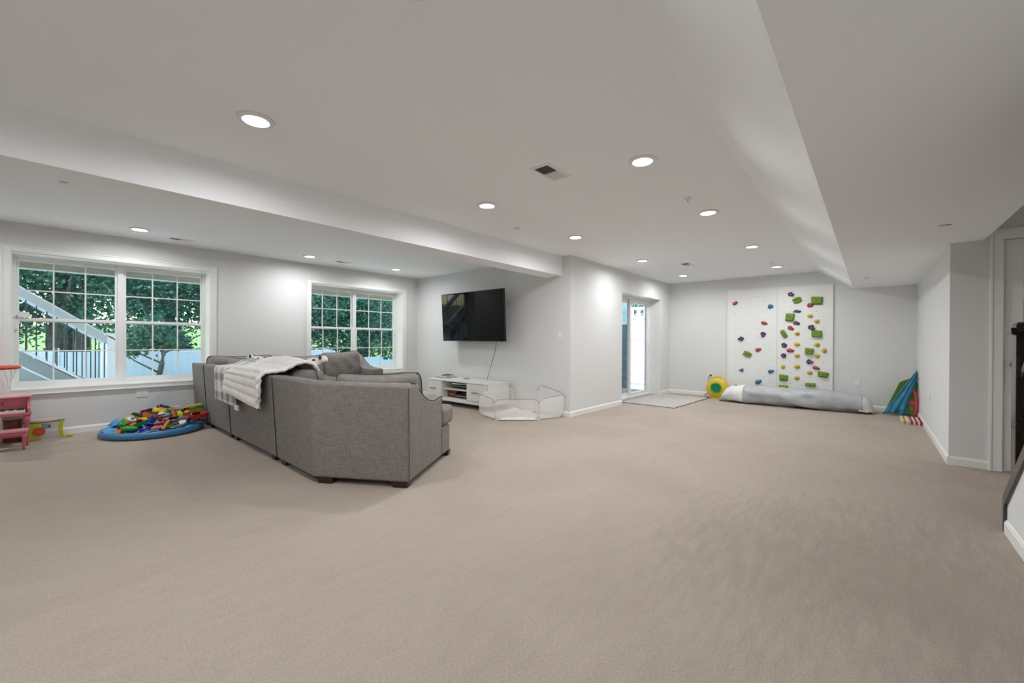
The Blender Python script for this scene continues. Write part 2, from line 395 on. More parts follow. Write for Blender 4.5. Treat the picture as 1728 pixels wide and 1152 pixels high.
# ------------------------------------------------------------------ windows
def window(idx, O, label, gx=(.055, .055)):
    x0, x1, z0, z1 = O
    root = thing('window_%d' % idx, (x0, YW, z0), label, None, kind='structure')
    # casing: four flat boards mitred as boxes with a raised outer bead
    bm = new(); c = .066; t = .018; cb = .056
    bx(bm, x0 - c, x0, YW - t, YW, z0 - cb, z1 + c * .9); bx(bm, x1, x1 + c, YW - t, YW, z0 - cb, z1 + c * .9)
    bx(bm, x0, x1, YW - t, YW, z1, z1 + c * .9); bx(bm, x0, x1, YW - t, YW, z0 - cb, z0)
    bx(bm, x0 - c - .008, x0 - c + .008, YW - t - .006, YW, z0 - cb, z1 + c * .9); bx(bm, x1 + c - .008, x1 + c + .008, YW - t - .006, YW, z0 - cb, z1 + c * .9)
    bx(bm, x0 - c - .008, x1 + c + .008, YW - t - .006, YW, z1 + c * .9 - .006, z1 + c * .9 + .008)
    bx(bm, x0 - c - .008, x1 + c + .008, YW - t - .006, YW, z0 - cb - .008, z0 - cb + .008)
    obj('casing', bm, M['trim'], root, bevel=.003, seg=1)
    bm = new(); bx(bm, x0, x1, YW - .02, YW + .25, z0 - .018, z0 + .004)
    obj('window_sill', bm, M['trim'], root, bevel=.003)
    bm = new(); e = .004
    bx(bm, x0, x0 + e, YW, YW + .25, z0, z1); bx(bm, x1 - e, x1, YW, YW + .25, z0, z1); bx(bm, x0, x1, YW, YW + .25, z1 - e, z1)
    obj('jamb_lining', bm, M['trim'], root)
    ya = YW + .245; yb = YW + .33; xm = (x0 + x1) / 2; f = .03
    bm = new()
    bx(bm, x0, x0 + f, ya, yb, z0, z1); bx(bm, x1 - f, x1, ya, yb, z0, z1)
    bx(bm, x0 + f, x1 - f, ya, yb, z1 - f, z1); bx(bm, x0 + f, x1 - f, ya, yb, z0, z0 + f); bx(bm, xm - .03, xm + .03, ya - .004, yb, z0 + f, z1 - f)
    obj('window_frame', bm, M['vinyl'], root, bevel=.003)
    zmid = 1.345
    for ux0, ux1 in ((x0 + f, xm - .03), (xm + .03, x1 - f)):
        for up in (0, 1):
            za, zb = (zmid - .012, z1 - f) if up else (z0 + f, zmid + .036)
            sy = ya + (.035 if up else .004); s = .034
            bm = new(); d = .028
            bx(bm, ux0, ux0 + s - .01, sy, sy + d, za, zb); bx(bm, ux1 - s + .01, ux1, sy, sy + d, za, zb)
            bx(bm, ux0 + s - .01, ux1 - s + .01, sy, sy + d, zb - .036, zb); bx(bm, ux0 + s - .01, ux1 - s + .01, sy, sy + d, za, za + (.036 if up else .045))
            sash = obj('sash', bm, M['vinyl'], root, bevel=.003)
            gx0, gx1 = ux0 + s - .01, ux1 - s + .01; gz0, gz1 = za + (.036 if up else .045), zb - .036
            mw = .007; yg = sy + d * .5
            bm = new()
            for k in (1, 2):
                x = gx0 + (gx1 - gx0) * k / 3; bx(bm, x - mw, x + mw, yg - .004, yg + .004, gz0, gz1)
            zc = (gz0 + gz1) / 2
            for k in range(3):
                bx(bm, gx0 + (gx1 - gx0) * k / 3 + (mw if k else 0), gx0 + (gx1 - gx0) * (k + 1) / 3 - (mw if k < 2 else 0), yg - .004, yg + .004, zc - mw, zc + mw)
            obj('muntin', bm, M['vinyl'], sash)
            for i in range(3):
                for j in range(2):
                    B('pane', M['glass'], gx0 + (gx1 - gx0) * i / 3, gx0 + (gx1 - gx0) * (i + 1) / 3, yg + .0075, yg + .0105, gz0 + (gz1 - gz0) * j / 2, gz0 + (gz1 - gz0) * (j + 1) / 2, sash)
        if True:
            for fx in (.25, .75):
                x = ux0 + (ux1 - ux0) * fx; B('tilt_latch', M['grey_metal'], x - .012, x + .012, ya + .006, ya + .03, zmid + .036, zmid + .042, root)
    B('side_latch', M['grey_metal'], x0 + .03 if idx == 1 else x1 - .036, x0 + .036 if idx == 1 else x1 - .03, ya - .012, ya + .004, 1.22, 1.25, root)
    return root
window(1, W1, 'large white double window above the piano and the blue play mat')
window(2, W2, 'white double window in the corner left of the television')

# patio sliding door
root = thing('door_1', (DX0, YP, 0), 'white framed sliding glass patio door', None, kind='structure')
yd = YP + .24
bm = new()
bx(bm, DX0, DX0 + .045, yd, yd + .1, 0, DZ); bx(bm, DX1 - .045, DX1, yd, yd + .1, 0, DZ); bx(bm, DX0 + .045, DX1 - .045, yd, yd + .1, DZ - .045, DZ); bx(bm, DX0 + .045, DX1 - .045, yd, yd + .1, 0, .03)
obj('door_frame', bm, M['vinyl'], root, bevel=.003)
bm = new(); bx(bm, DX0, DX0 + .004, YP, yd, 0, DZ); bx(bm, DX1 - .004, DX1, YP, yd, 0, DZ); bx(bm, DX0, DX1, YP, yd, DZ - .004, DZ)
obj('jamb_lining', bm, M['trim'], root)
xm = 7.885
for k, (a, b, yy) in enumerate(((DX0 + .045, xm + .05, yd + .055), (xm - .05, DX1 - .045, yd + .015))):
    bm = new(); s = .075; d = .035
    bx(bm, a, a + s, yy, yy + d, .03, DZ - .045); bx(bm, b - s, b, yy, yy + d, .03, DZ - .045)
    bx(bm, a + s, b - s, yy, yy + d, DZ - .045 - s, DZ - .045); bx(bm, a + s, b - s, yy, yy + d, .03, .03 + s)
    sp = obj('door_panel', bm, M['vinyl'], root, bevel=.003)
    B('pane', M['glass_door'], a + s, b - s, yy + .015, yy + .02, .03 + s, DZ - .045 - s, sp)
    if k:
        bm = new(); hx = b - s * .5
        tube(bm, [(hx, yy, .90), (hx, yy - .035, .92), (hx, yy - .035, 1.10), (hx, yy, 1.12)], .009)
        bx(bm, hx - .015, hx + .015, yy - .006, yy, .88, 1.14)
        obj('door_handle', bm, M['vinyl'], sp, bevel=.002)

# interior panel door by the stairs
root = thing('door_2', (XD, DY0, 0), 'white six-panel interior door behind the stair newel', None, kind='structure')
bm = new(); t = .018
for ya_, yb_, za, zb in ((DY0, -.815, 0, 2.165), (DY1 - .08, DY1, 0, 2.165), (DY1, DY0, 2.085, 2.165)):
    bx(bm, XD - t, XD, ya_, yb_, za, zb)
bx(bm, XD - t - .007, XD, -.830, -.812, 0, 2.175); bx(bm, XD - t - .007, XD, DY1 - .08, -.815, 2.155, 2.175)
obj('casing', bm, M['trim'], root, bevel=.003)
bm = new()
xs = XD + .025; L0, L1 = DY1 + .003, DY0 - .003; H0, H1 = .012, 2.08
bx(bm, xs, xs + .035, L0, L1, H0, H1)
# raised field: stiles and rails stand proud of six recessed panels
st = .115; cw = (L1 - L0 - 3 * st) / 2
rows = [(H0, H0 + .24), (H0 + .70, H0 + .94), (H0 + 1.52, H0 + 1.63), (H1 - .12, H1)]
for a, b in rows: bx(bm, xs - .009, xs, L0 + st, L1 - st, a, b)
bx(bm, xs - .009, xs, L0, L0 + st, H0, H1); bx(bm, xs - .009, xs, L1 - st, L1, H0, H1)
ym = (L0 + L1) / 2
for (a, b), (c_, d_) in zip(rows, rows[1:]):
    bx(bm, xs - .009, xs, ym - st / 2, ym + st / 2, b, c_)
    for pa, pb in ((L0 + st, ym - st / 2), (ym + st / 2, L1 - st)): bx(bm, xs - .007, xs, pa + .03, pb - .03, b + .03, c_ - .03)
leaf = obj('door_leaf', bm, M['trim'], root, bevel=.004)
bm = new(); mm = Matrix.Translation((xs - .009, DY0 - .075, .965)) @ Matrix.Rotation(-PI / 2, 4, 'Y')
lathe(bm, [(0, 0), (.032, 0), (.032, .006), (.012, .01), (.011, .035), (.024, .042), (.03, .055), (.026, .068), (.012, .075), (0, .076)], M4=mm)
obj('door_knob', bm, M['nickel'], leaf, smooth=True)

# ------------------------------------------------------------------ stairs (right edge)
root = thing('staircase', (3.9, -1.2, 0), 'carpeted staircase behind the knee wall with dark newel and handrail', 'staircase')
for k in range(9):
    B('step', M['carpet'], 3.84 - .23 * (k + 1), 3.84 - .23 * k, -1.855, -.752, 0, .198 * (k + 1), root, bevel=.012)
bm = new()
bx(bm, 3.99, 4.10, -.79, -.68, 0, 1.268)
prism(bm, [(3.99, -.79, 1.268), (4.10, -.79, 1.268), (4.10, -.68, 1.268), (3.99, -.68, 1.268)], [(4.0, -.78, 1.285), (4.09, -.78, 1.285), (4.09, -.69, 1.285), (4.0, -.69, 1.285)])
nw = obj('newel_post', bm, M['dkwood'], root, bevel=.003)
bm = new()
prism(bm, [(3.975, -.805, 1.205), (4.115, -.805, 1.205), (4.115, -.665, 1.205), (3.975, -.665, 1.205)], [(3.965, -.815, 1.22), (4.125, -.815, 1.22), (4.125, -.655, 1.22), (3.965, -.655, 1.22)])
bx(bm, 3.965, 4.125, -.815, -.655, 1.22, 1.25)
obj('collar', bm, M['dkwood'], nw, bevel=.002)
bm = new()
sec = [(-.77, 0), (-.70, 0), (-.695, .035), (-.705, .058), (-.765, .058), (-.775, .035)]
prism(bm, [(3.99, y, .93 + z) for y, z in sec], [(1.9, y, .93 + .873 * 2.09 + z) for y, z in sec])
obj('handrail', bm, M['dkwood'], root, bevel=.003)
for k in range(5):
    x = 3.75 - .23 * k
    B('baluster', M['dkwood'], x - .014, x + .014, -.75, -.722, .36 + (3.75 - x) * .873, .94 + (3.99 - x) * .873, root)
# knee wall along the stairs
bm = new()
kw = [(3.90, 0), (3.90, .19), (1.55, .19 + .873 * 2.35), (1.55, 0)]
prism(bm, [(x, -.75, z) for x, z in kw], [(x, -.63, z) for x, z in kw])
obj('wall_knee', bm, M['wall'], label='white sloping knee wall beside the stairs', **ST)
B('wall_knee.001', M['wall'], XB, 1.55, -.75, -.63, 0, 2.097, label='white wall under the soffit behind the camera', **ST)
bm = new()
top = [(3.93, .0), (3.93, .215), (1.5, .215 + .873 * 2.43), (1.5, .19 + .873 * 2.43 - .012), (3.90, .183), (3.90, 0)]
prism(bm, [(x, -.765, z) for x, z in top], [(x, -.622, z) for x, z in top])
top = [(3.90, .0), (3.90, .205), (1.5, .205 + .873 * 2.40), (1.5, .13 + .873 * 2.40), (3.862, .165), (3.862, 0)]
prism(bm, [(x, -.640, z) for x, z in top], [(x, -.616, z) for x, z in top])
obj('trim_3', bm, M['dkwood'], bevel=.003, label='dark stained cap on the sloping stair wall', **ST)
baseboard('baseboard_stair', (3.86, -.63), (XB, -.63), (0, 1), 'white baseboard at the foot of the stair wall')

# ------------------------------------------------------------------ recessed lights
LIGHTS = [(.837, 2.737, 'recessed light nearest the camera, left of the ceiling vent'), (2.828, 1.239, 'recessed light right of the ceiling vent, largest on the right'),
          (2.807, 2.771, 'recessed light left of the vent, second along the beam side'), (4.379, 1.232, 'recessed light just beyond the nearer fire sprinkler'),
          (4.37, 2.774, 'recessed light in front of the television corner end of the beam'), (6.319, 1.22, 'recessed light third in the row beside the soffit'),
          (6.337, 2.766, 'recessed light above the carpet left of the small far vent'), (8.261, 2.772, 'farthest recessed light near the patio door corner'),
          (8.273, 1.22, 'recessed light above the climbing board beside the far sprinkler'), (.865, 1.25, 'recessed light cut off by the top edge of the picture'),
          (.784, 6.533, 'recessed light above the large left window'), (2.764, 6.58, 'recessed light between the two windows by the window wall'), (4.295, 6.553, 'recessed light above the corner window'),
          (-1.1, 2.75, 'recessed light behind the camera on the beam side'), (-1.1, 1.3, 'recessed light behind the camera on the soffit side'), (-1.1, 6.55, 'recessed light at the far left end of the window wall')]
lamp_d = bpy.data.lights.new('lamp', 'AREA'); lamp_d.shape = 'DISK'; lamp_d.size = .11; lamp_d.spread = math.radians(172); lamp_d.energy = LAMP_W; lamp_d.color = (.97, .985, 1.0)
for i, (x, y, lab) in enumerate(LIGHTS):
    r = thing('recessed_light', (x, y, CZ), lab, 'ceiling light', 'recessed ceiling lights')
    if i == 0:
        bm = new(); lathe(bm, [(.060, -.003), (.066, -.012), (.092, -.008), (.099, 0), (.060, 0), (.060, -.003)], seg=32)
        ring = obj('trim_ring', bm, M['plate'], r, local=True, smooth=True)
        bm = new(); lathe(bm, [(0, -.002), (.060, -.002), (.060, 0), (0, 0)], seg=32)
        ln = obj('lens', bm, M['lens'], r, local=True)
        RT, LN = ring, ln
    else:
        for s_ in (RT, LN):
            c = s_.copy(); COL.objects.link(c); c.parent = r
    lo = bpy.data.objects.new('lamp', lamp_d); COL.objects.link(lo); lo.parent = r; lo.location = (0, 0, -.006)

# ------------------------------------------------------------------ ceiling fittings
def vent(x, y, lx, ly, lab, slots='x'):
    r = thing('ceiling_vent', (x, y, CZ), lab, 'vent', 'ceiling vents')
    bm = new(); a, b = lx / 2, ly / 2; f = .024
    bx(bm, -a, a, -b, -b + f, -.006, 0); bx(bm, -a, a, b - f, b, -.006, 0); bx(bm, -a, -a + f, -b + f, b - f, -.006, 0); bx(bm, a - f, a, -b + f, b - f, -.006, 0); bx(bm, -.006, .006, -b + f, b - f, -.006, 0)
    obj('frame', bm, M['plate'], r, local=True, bevel=.002)
    bm = new(); bx(bm, -a + f, -.006, -b + f, b - f, -.0015, -.0002); obj('duct_opening', bm, M['darkslot'], r, local=True)
    bm = new(); bx(bm, .006, a - f, -b + f, b - f, -.0015, -.0002); obj('duct_opening', bm, M['grey_metal'], r, local=True)
    n_ = max(5, int((ly - 2 * f) / .013))
    for s0, s1, ang in ((-a + f, -.006, .5), (.006, a - f, -.9)):
        for k in range(n_):
            yy = -b + f + (k + .5) * (ly - 2 * f) / n_
            bm = new(); bx(bm, s0, s1, -.005, .005, -.0008, .0008, Matrix.Translation((0, yy, -.006)) @ Matrix.Rotation(ang, 4, 'X')); obj('slat', bm, M['grey_metal'] if ang > 0 else M['plate'], r, local=True)
vent(2.575, 1.858, .31, .17, 'white rectangular ceiling vent in the middle of the main ceiling')
vent(1.215, 6.79, .26, .12, 'narrow ceiling vent above the large left window')
vent(3.34, 6.66, .26, .12, 'narrow ceiling vent above the corner window')
vent(7.12, 2.333, .30, .16, 'small far ceiling vent towards the patio door')
for x, y, lab in ((3.828, 1.25, 'nearer chrome fire sprinkler on the main ceiling'), (7.76, 1.218, 'farther chrome fire sprinkler near the climbing board')):
    r = thing('fire_sprinkler', (x, y, CZ), lab, 'sprinkler', 'fire sprinklers')
    bm = new(); lathe(bm, [(0, 0), (.036, 0), (.034, -.006), (.014, -.010), (0, -.010)]); obj('escutcheon', bm, M['plate'], r, local=True, smooth=True)
    bm = new(); lathe(bm, [(0, -.01), (.008, -.01), (.008, -.025), (.004, -.028), (.004, -.042), (0, -.042)], seg=12)
    tube(bm, [(.008, 0, -.022), (.013, 0, -.034), (.003, 0, -.046)], .0022, 6); tube(bm, [(-.008, 0, -.022), (-.013, 0, -.034), (-.003, 0, -.046)], .0022, 6)
    obj('nozzle', bm, M['chrome'], r, local=True)
    bm = new(); lathe(bm, [(0, -.045), (.015, -.045), (.015, -.047), (0, -.047)], seg=12); obj('deflector', bm, M['chrome'], r, local=True)
def cover(x, y, z, lab, rad=.04, m_='plate'):
    r = thing('sprinkler_cover', (x, y, z), lab, 'ceiling cover', 'flat round ceiling covers')
    bm = new(); lathe(bm, [(0, -.007), (rad, -.007), (rad, -.004), (0, -.004)], seg=24); obj('disc', bm, M[m_], r, local=True)
    bm = new(); lathe(bm, [(0, -.004), (rad * .9, -.004), (rad * .9, 0), (0, 0)], seg=24); obj('recess_cup', bm, M['darkslot'], r, local=True)
cover(4.785, -.443, 2.097, 'round concealed sprinkler cover on the soffit near the right wall corner')
cover(7.973, .051, 2.097, 'round concealed sprinkler cover at the far end of the soffit')
cover(3.62, 3.09, CZ, 'small round cover on the ceiling beside the beam')
cover(.134, 5.07, CZ, 'small round cover on the ceiling near the left picture edge', .025)

# ------------------------------------------------------------------ wall plates
def plate(p, axis, sgn, lab, kind='outlet', grp='wall outlets', wdt=.072):
    """axis: wall normal axis"""
    r = thing('wall_%s' % ('outlet' if kind == 'outlet' else 'switch'), p, lab, 'outlet' if kind == 'outlet' else 'switch', grp)
    rot = {('Y', -1): 0, ('X', -1): -PI / 2, ('Y', 1): PI}[(axis, sgn)]
    r.rotation_euler = (0, 0, rot)
    bm = new(); bx(bm, -wdt / 2, wdt / 2, -.006, 0, -.058, .058); obj('plate', bm, M['plate'], r, local=True, bevel=.003)
    if kind == 'outlet':
        for dz in (.02, -.02):
            bm = new(); bx(bm, -.017, .017, -.009, -.006, dz - .014, dz + .014); s = obj('socket', bm, M['white'], r, local=True, bevel=.003)
            bm = new()
            for dx in (-.006, .006): bx(bm, dx - .0014, dx + .0014, -.0098, -.009, dz - .002, dz + .007)
            obj('slot', bm, M['darkslot'], s, local=True)
    else:
        bm = new(); bx(bm, -.016, .016, -.008, -.006, -.033, .033); s = obj('rocker', bm, M['white'], r, local=True, bevel=.002)
    return r
plate((.898, YW, .435), 'Y', -1, 'white outlet under the large window above the blue mat', wdt=.115)
plate((6.142, YP, .41), 'Y', -1, 'white outlet on the wall left of the patio door')
plate((XF, .173, .45), 'X', -1, 'white outlet on the far wall right of the climbing board')
plate((XF, 2.543, .43), 'X', -1, 'white outlet above the yellow blower with a black plug in it')
plate((7.32, YR, .475), 'Y', 1, 'white outlet on the right wall nearest the camera')
plate((XT, 3.603, 1.248), 'X', -1, 'white rocker switch plate right of the television', 'switch', 'wall switches')

# ------------------------------------------------------------------ sofa
sofa = thing('sectional_sofa', (1.9, 4.6, 0), 'large grey upholstered sectional sofa with its back to the camera', 'sofa')
ZB = .045
u = Vector((.853, .522)); v = Vector((-.535, .825))
P2 = Vector((1.880, 2.684)); P1 = Vector((1.447, 3.368))
def lp(s, t): q = P2 + u * s + v * t; return (q.x, q.y)
def inset(q, z, k=.0): return (q[0], q[1], z)
# back shell of the long run: leans outwards to the top; three sections with gaps
def backseg(y0, y1, name='back_panel'):
    bm = new()
    a = [(1.455, y0, ZB), (1.455, y1, ZB), (1.66, y1, ZB), (1.66, y0, ZB)]
    b = [(1.405, y0, .815), (1.405, y1, .815), (1.60, y1, .80), (1.60, y0, .80)]
    prism(bm, a, b); o = obj(name, bm, M['sofa'], sofa, bevel=.025, seg=3)
    bm = new(); tube(bm, [(1.457, y0 + .008, ZB + .01), (1.408, y0 + .008, .80), (1.425, y0 + .03, .813), (1.425, y1 - .03, .813)], .003, 6); obj('piping', bm, M['sofa'], o)
    bm = new(); tube(bm, [(1.458, y0 + .003, ZB + .01), (1.409, y0 + .003, .80)], .0035, 6); obj('piping', bm, M['piping'], o)
backseg(6.56, 7.18); backseg(5.55, 6.545); backseg(4.16, 5.535)
# curved wedge back: short straight piece, then the angled panel
bm = new()
q0 = (1.455, 4.145); q1 = (P1.x, P1.y); q2 = (P2.x, P2.y)
i1 = (1.66, 3.50); i0 = (1.66, 4.145); i2 = lp(.20, .0)
i2b = lp(.2, .0)
bot = [(*q0, ZB), (*i0, ZB), (*i1, ZB), (*i2, ZB), (*q2, ZB), (*q1, ZB)]
t1 = P1 + Vector((-.045, -.03)); t2 = P2 + Vector((-.05, -.058))
top_ = [(1.405, 4.145, .812), (1.60, 4.145, .80), (1.61, 3.50, .80), (i2[0], i2[1], .79), (t2.x, t2.y, .80), (t1.x, t1.y, .812)]
prism(bm, bot, top_)
wb = obj('back_panel', bm, M['sofa'], sofa, bevel=.02, seg=3)
bm = new(); tube(bm, [(1.425, 4.10, .811), (t1.x + .02, t1.y + .02, .813), (t2.x + .01, t2.y + .02, .800)], .003, 6); obj('piping', bm, M['sofa'], wb)
bm = new(); tube(bm, [(P2.x + .004, P2.y - .001, ZB + .02), (t2.x + .004, t2.y + .001, .785)], .0025, 6); obj('piping', bm, M['piping'], wb)
# sloping arm of the near end
prof = [(0, ZB), (0, .80), (.05, .812), (.10, .806), (.17, .772), (.25, .715), (.34, .66), (.44, .622), (.54, .605), (.62, .605), (.72, .618), (.765, .618), (.765, ZB)]
def arm(prof, org, uu, vv, th, name='arm', lean=0.):
    bm = new()
    O = Vector((*org, 0)); U3 = Vector((*uu, 0)); V3 = Vector((*vv, 0))
    f = lambda s, z, t: tuple(O + U3 * s + V3 * (t - lean * z) + Vector((0, 0, z)))
    prism(bm, [f(s, z, 0) for s, z in prof], [f(s, z, th) for s, z in prof])
    o = obj(name, bm, M['sofa'], sofa, bevel=.02, seg=3)
    bm = new(); tube(bm, [f(s, z + .0, .006) for s, z in prof[2:]], .0038, 6); obj('piping', bm, M['piping'], o)
    return o
arm(prof, P2, u, v, .19)
# arm of the window run, at its far right end
arm([(0, ZB), (0, .87), (.06, .88), (.12, .86), (.25, .76), (.38, .69), (.52, .655), (.70, .65), (.80, .65), (.80, ZB)], (3.90, 7.14), Vector((0, -1)), Vector((-1, 0)), .19)
# window run back
bm = new(); prism(bm, [(1.66, 7.15, ZB), (3.71, 7.15, ZB), (3.71, 6.95, ZB), (1.66, 6.95, ZB)], [(1.66, 7.19, .815), (3.71, 7.19, .815), (3.71, 7.0, .80), (1.66, 7.0, .80)])
obj('back_panel', bm, M['sofa'], sofa, bevel=.02, seg=3)
# seat bases and seat cushions
def slab(name, poly, z0, z1, bev, m='sofa'): 
    bm = new(); exz(bm, poly, z0, z1); return obj(name, bm, M[m], sofa, bevel=bev, seg=4)
slab('seat_base', [(1.665, 4.15), (2.40, 4.15), (2.40, 6.94), (1.665, 6.94)], ZB, .30, .015)
slab('seat_base', [(2.405, 6.18), (3.705, 6.18), (3.705, 6.94), (2.405, 6.94)], ZB, .30, .015)
slab('seat_base', [(1.665, 3.52), lp(.21, .195), lp(1.02, .195), lp(1.02, .80), (2.40, 4.145), (1.665, 4.145)], ZB, .30, .02)
front = [lp(.77, .0), lp(1.0, .0), lp(1.0, .19), lp(.77, .19)]
slab('seat_base', front, ZB, .31, .02)
slab('seat_cushion', [lp(.775, -.02), lp(1.07, -.02), lp(1.09, .40), lp(1.07, .80), lp(.24, .80), lp(.24, .20), lp(.775, .20)], .315, .50, .05, 'cushion')
slab('seat_cushion', [(1.68, 4.16), (2.44, 4.16), (2.44, 5.08), (1.68, 5.08)], .31, .49, .05, 'cushion')
slab('seat_cushion', [(1.68, 5.09), (2.44, 5.09), (2.44, 6.0), (1.68, 6.0)], .31, .49, .05, 'cushion')
slab('seat_cushion', [(1.68, 6.01), (2.44, 6.01), (2.44, 6.93), (1.68, 6.93)], .31, .49, .05, 'cushion')
slab('seat_cushion', [(2.45, 6.14), (3.07, 6.14), (3.07, 6.93), (2.45, 6.93)], .31, .49, .05, 'cushion')
slab('seat_cushion', [(3.08, 6.14), (3.70, 6.14), (3.70, 6.93), (3.08, 6.93)], .31, .49, .05, 'cushion')
def foot(c, w_=.10, d_=.07, a=0):
    bm = new(); mm = Matrix.Translation((c[0], c[1], 0)) @ Matrix.Rotation(a, 4, 'Z')
    vs = prism(bm, [(-w_ * .45, -d_ * .45, 0), (w_ * .45, -d_ * .45, 0), (w_ * .45, d_ * .45, 0), (-w_ * .45, d_ * .45, 0)], [(-w_ / 2, -d_ / 2, ZB + .004), (w_ / 2, -d_ / 2, ZB + .004), (w_ / 2, d_ / 2, ZB + .004), (-w_ / 2, d_ / 2, ZB + .004)])
    bmesh.ops.transform(bm, matrix=mm, verts=vs); obj('foot', bm, M['foot'], sofa, bevel=.003)
aa = math.atan2(v.y, v.x)
for s, t in ((.045, .08), (.045, .72), (.97, .06)): foot(lp(s, t), .13, .08, aa)
for c in ((1.51, 4.05), (1.51, 4.30), (1.51, 5.45), (1.51, 5.65), (1.51, 6.47), (1.51, 7.05), (2.33, 4.4), (2.33, 5.9), (3.6, 6.25), (3.6, 7.0), (2.6, 6.25)): foot(c, .07, .10)

# loose cushions
def cushion(c, w_, h_, d_, rz, lab, tilt=.25, m_='cushion', sag=.0, roll=0., grp='loose grey cushions on the sofa', seed=0):
    """w_ wide, h_ tall, d_ thick; stands on its lower edge at c and leans back"""
    r = thing('cushion', c, lab, 'cushion', grp)
    r.rotation_euler = (0, 0, rz)
    T = Matrix.Rotation(tilt, 4, 'X') @ Matrix.Rotation(roll, 4, 'Y')
    rnd = random.Random(seed); ph = rnd.random() * 6
    def pt(a, b, side):
        x = (a - .5) * 2; z = (b - .5) * 2
        k = max(0, (1 - abs(x) ** 4)) ** .5 * max(0, (1 - abs(z) ** 4)) ** .5
        pin = 1 - .11 * abs(x) ** 5 * abs(z) ** 3
        pin2 = 1 - .07 * abs(z) ** 5 * abs(x) ** 3
        X = x * w_ / 2 * pin2; Z = h_ / 2 + z * h_ / 2 * pin - (sag * (1 - x * x) if z > 0 else 0) * max(0, z)
        wr = .010 * noise.noise(Vector((x * 4 + ph, z * 3, ph))) + .006 * math.sin(x * 9 + z * 5 + ph) * k
        return T @ Vector((X, side * (d_ / 2 * k) + wr, Z))
    bm = new()
    for side in (1, -1): grid(bm, lambda a, b: pt(a, b, side), 20, 14)
    bmesh.ops.remove_doubles(bm, verts=bm.verts, dist=.0008)
    obj('cover', bm, M[m_], r, local=True, smooth=True)
    edge = []
    N = 14
    for i in range(N): edge.append(pt(i / N, 1, 0))
    for i in range(N): edge.append(pt(1, 1 - i / N, 0))
    for i in range(N): edge.append(pt(1 - i / N, 0, 0))
    for i in range(N): edge.append(pt(0, i / N, 0))
    bm = new(); tube(bm, edge, .005, 6, closed=True); obj('piping', bm, M['piping'], r, local=True)
    return r
ZS = .48
cushion((1.93, 6.83, ZS), .84, .45, .20, 0, 'grey back cushion under the right end of the large window', tilt=-.10, sag=.035, seed=1)
cushion((2.74, 6.83, ZS), .76, .44, .20, 0, 'grey back cushion in the middle of the window side of the sofa', tilt=-.10, sag=.05, seed=2)
cushion((3.42, 6.80, ZS), .66, .48, .20, 0, 'plump wrinkled grey cushion against the sofa arm by the corner window', tilt=-.12, sag=.03, roll=-.06, seed=3)
cushion((1.80, 6.38, ZS), .72, .43, .18, PI / 2, 'grey cushion at the far end of the long sofa back', tilt=-.12, sag=.02, seed=4)
cushion((1.80, 5.62, ZS), .72, .41, .18, PI / 2, 'grey cushion behind the plaid end of the blanket', tilt=-.15, sag=.02, seed=5)
cushion((1.79, 4.88, ZS), .74, .42, .26, PI / 2, 'grey cushion under the white plush blanket', tilt=-.15, sag=.0, seed=6)
cushion((1.79, 4.22, ZS), .60, .40, .25, PI / 2 - .05, 'small grey cushion just right of the blanket', tilt=-.16, sag=.02, seed=7)
cushion((1.90, 3.76, ZS), .50, .375, .19, PI / 2 + .25, 'grey cushion in the angle of the sofa back', tilt=-.15, sag=.05, roll=.04, seed=8)
cc = lp(.36, .42); cushion((cc[0], cc[1], ZS), .78, .405, .21, aa, 'wide grey cushion along the near angled sofa back', tilt=-.12, sag=.035, roll=.03, seed=9)

# blanket draped over the sofa back
bl = thing('blanket', (1.40, 5.0, .82), 'white plush blanket with grey plaid reverse draped over the sofa back', 'blanket')
PATH = [(1.372, 0), (1.368, .12), (1.362, .24), (1.36, .36), (1.378, .398), (1.43, .402), (1.50, .405), (1.57, .42), (1.65, .475), (1.75, .50), (1.83, .47), (1.88, .38)]
def pathp(t):
    t = min(max(t, 0), .9999) * (len(PATH) - 1); i = int(t); f = t - i
    a, b = PATH[i], PATH[i + 1]; return a[0] + (b[0] - a[0]) * f, a[1] + (b[1] - a[1]) * f
def a0(a): return 1 - .75 * a
def drape(bm, ya, yb, za, zb, off, ribs=0., nu=40, nv=54, hump=0., skew=0.):
    def fn(a, t):
        y = ya + (yb - ya) * a; x, q = pathp(t)
        zl = za + (zb - za) * a            # hem height
        z = q / .40 * (.825 - zl) + zl if q < .40 else .825 + (q - .40) * (.85 + hump * math.sin(PI * a))
        out = Vector((-1, 0, 0)) if t < .33 else Vector((-.35, 0, 1)).normalized()
        w_ = .007 * noise.noise(Vector((y * 5, t * 3, off * 40)))
        rb = ribs * abs(math.sin(t * PI * 12)) if ribs else 0
        ysk = y + skew * max(0, .33 - t) * a0(a) + .02 * noise.noise(Vector((t * 4, y * 2, 1)))
        return Vector((x, ysk, z)) + out * (off + w_ + rb)
    grid(bm, fn, nu, nv)
bm = new(); drape(bm, 5.82, 5.05, .445, .425, .004); obj('plaid_layer', bm, M['plaid'], bl, smooth=True, solid=.008, label='grey and white plaid side')
bm = new(); drape(bm, 5.18, 4.22, .575, .49, .022, ribs=.009, nu=50, nv=150, hump=.25, skew=.75); obj('plush_layer', bm, M['plush'], bl, smooth=True, solid=.018, label='white ribbed plush side')
bm = new()
def hem(a, r): return None
pts = []
for t in [k / 40 for k in range(40)]:
    x, q = pathp(t); z = q / .40 * (.825 - .49) + .49 if q < .40 else .825 + (q - .40) * .85
    pts.append((x - (.038 if t < .33 else .012), 4.225 + .19 * max(0, .33 - t) + .006 * math.sin(k if False else t * 60), z + (.02 if t >= .33 else 0)))
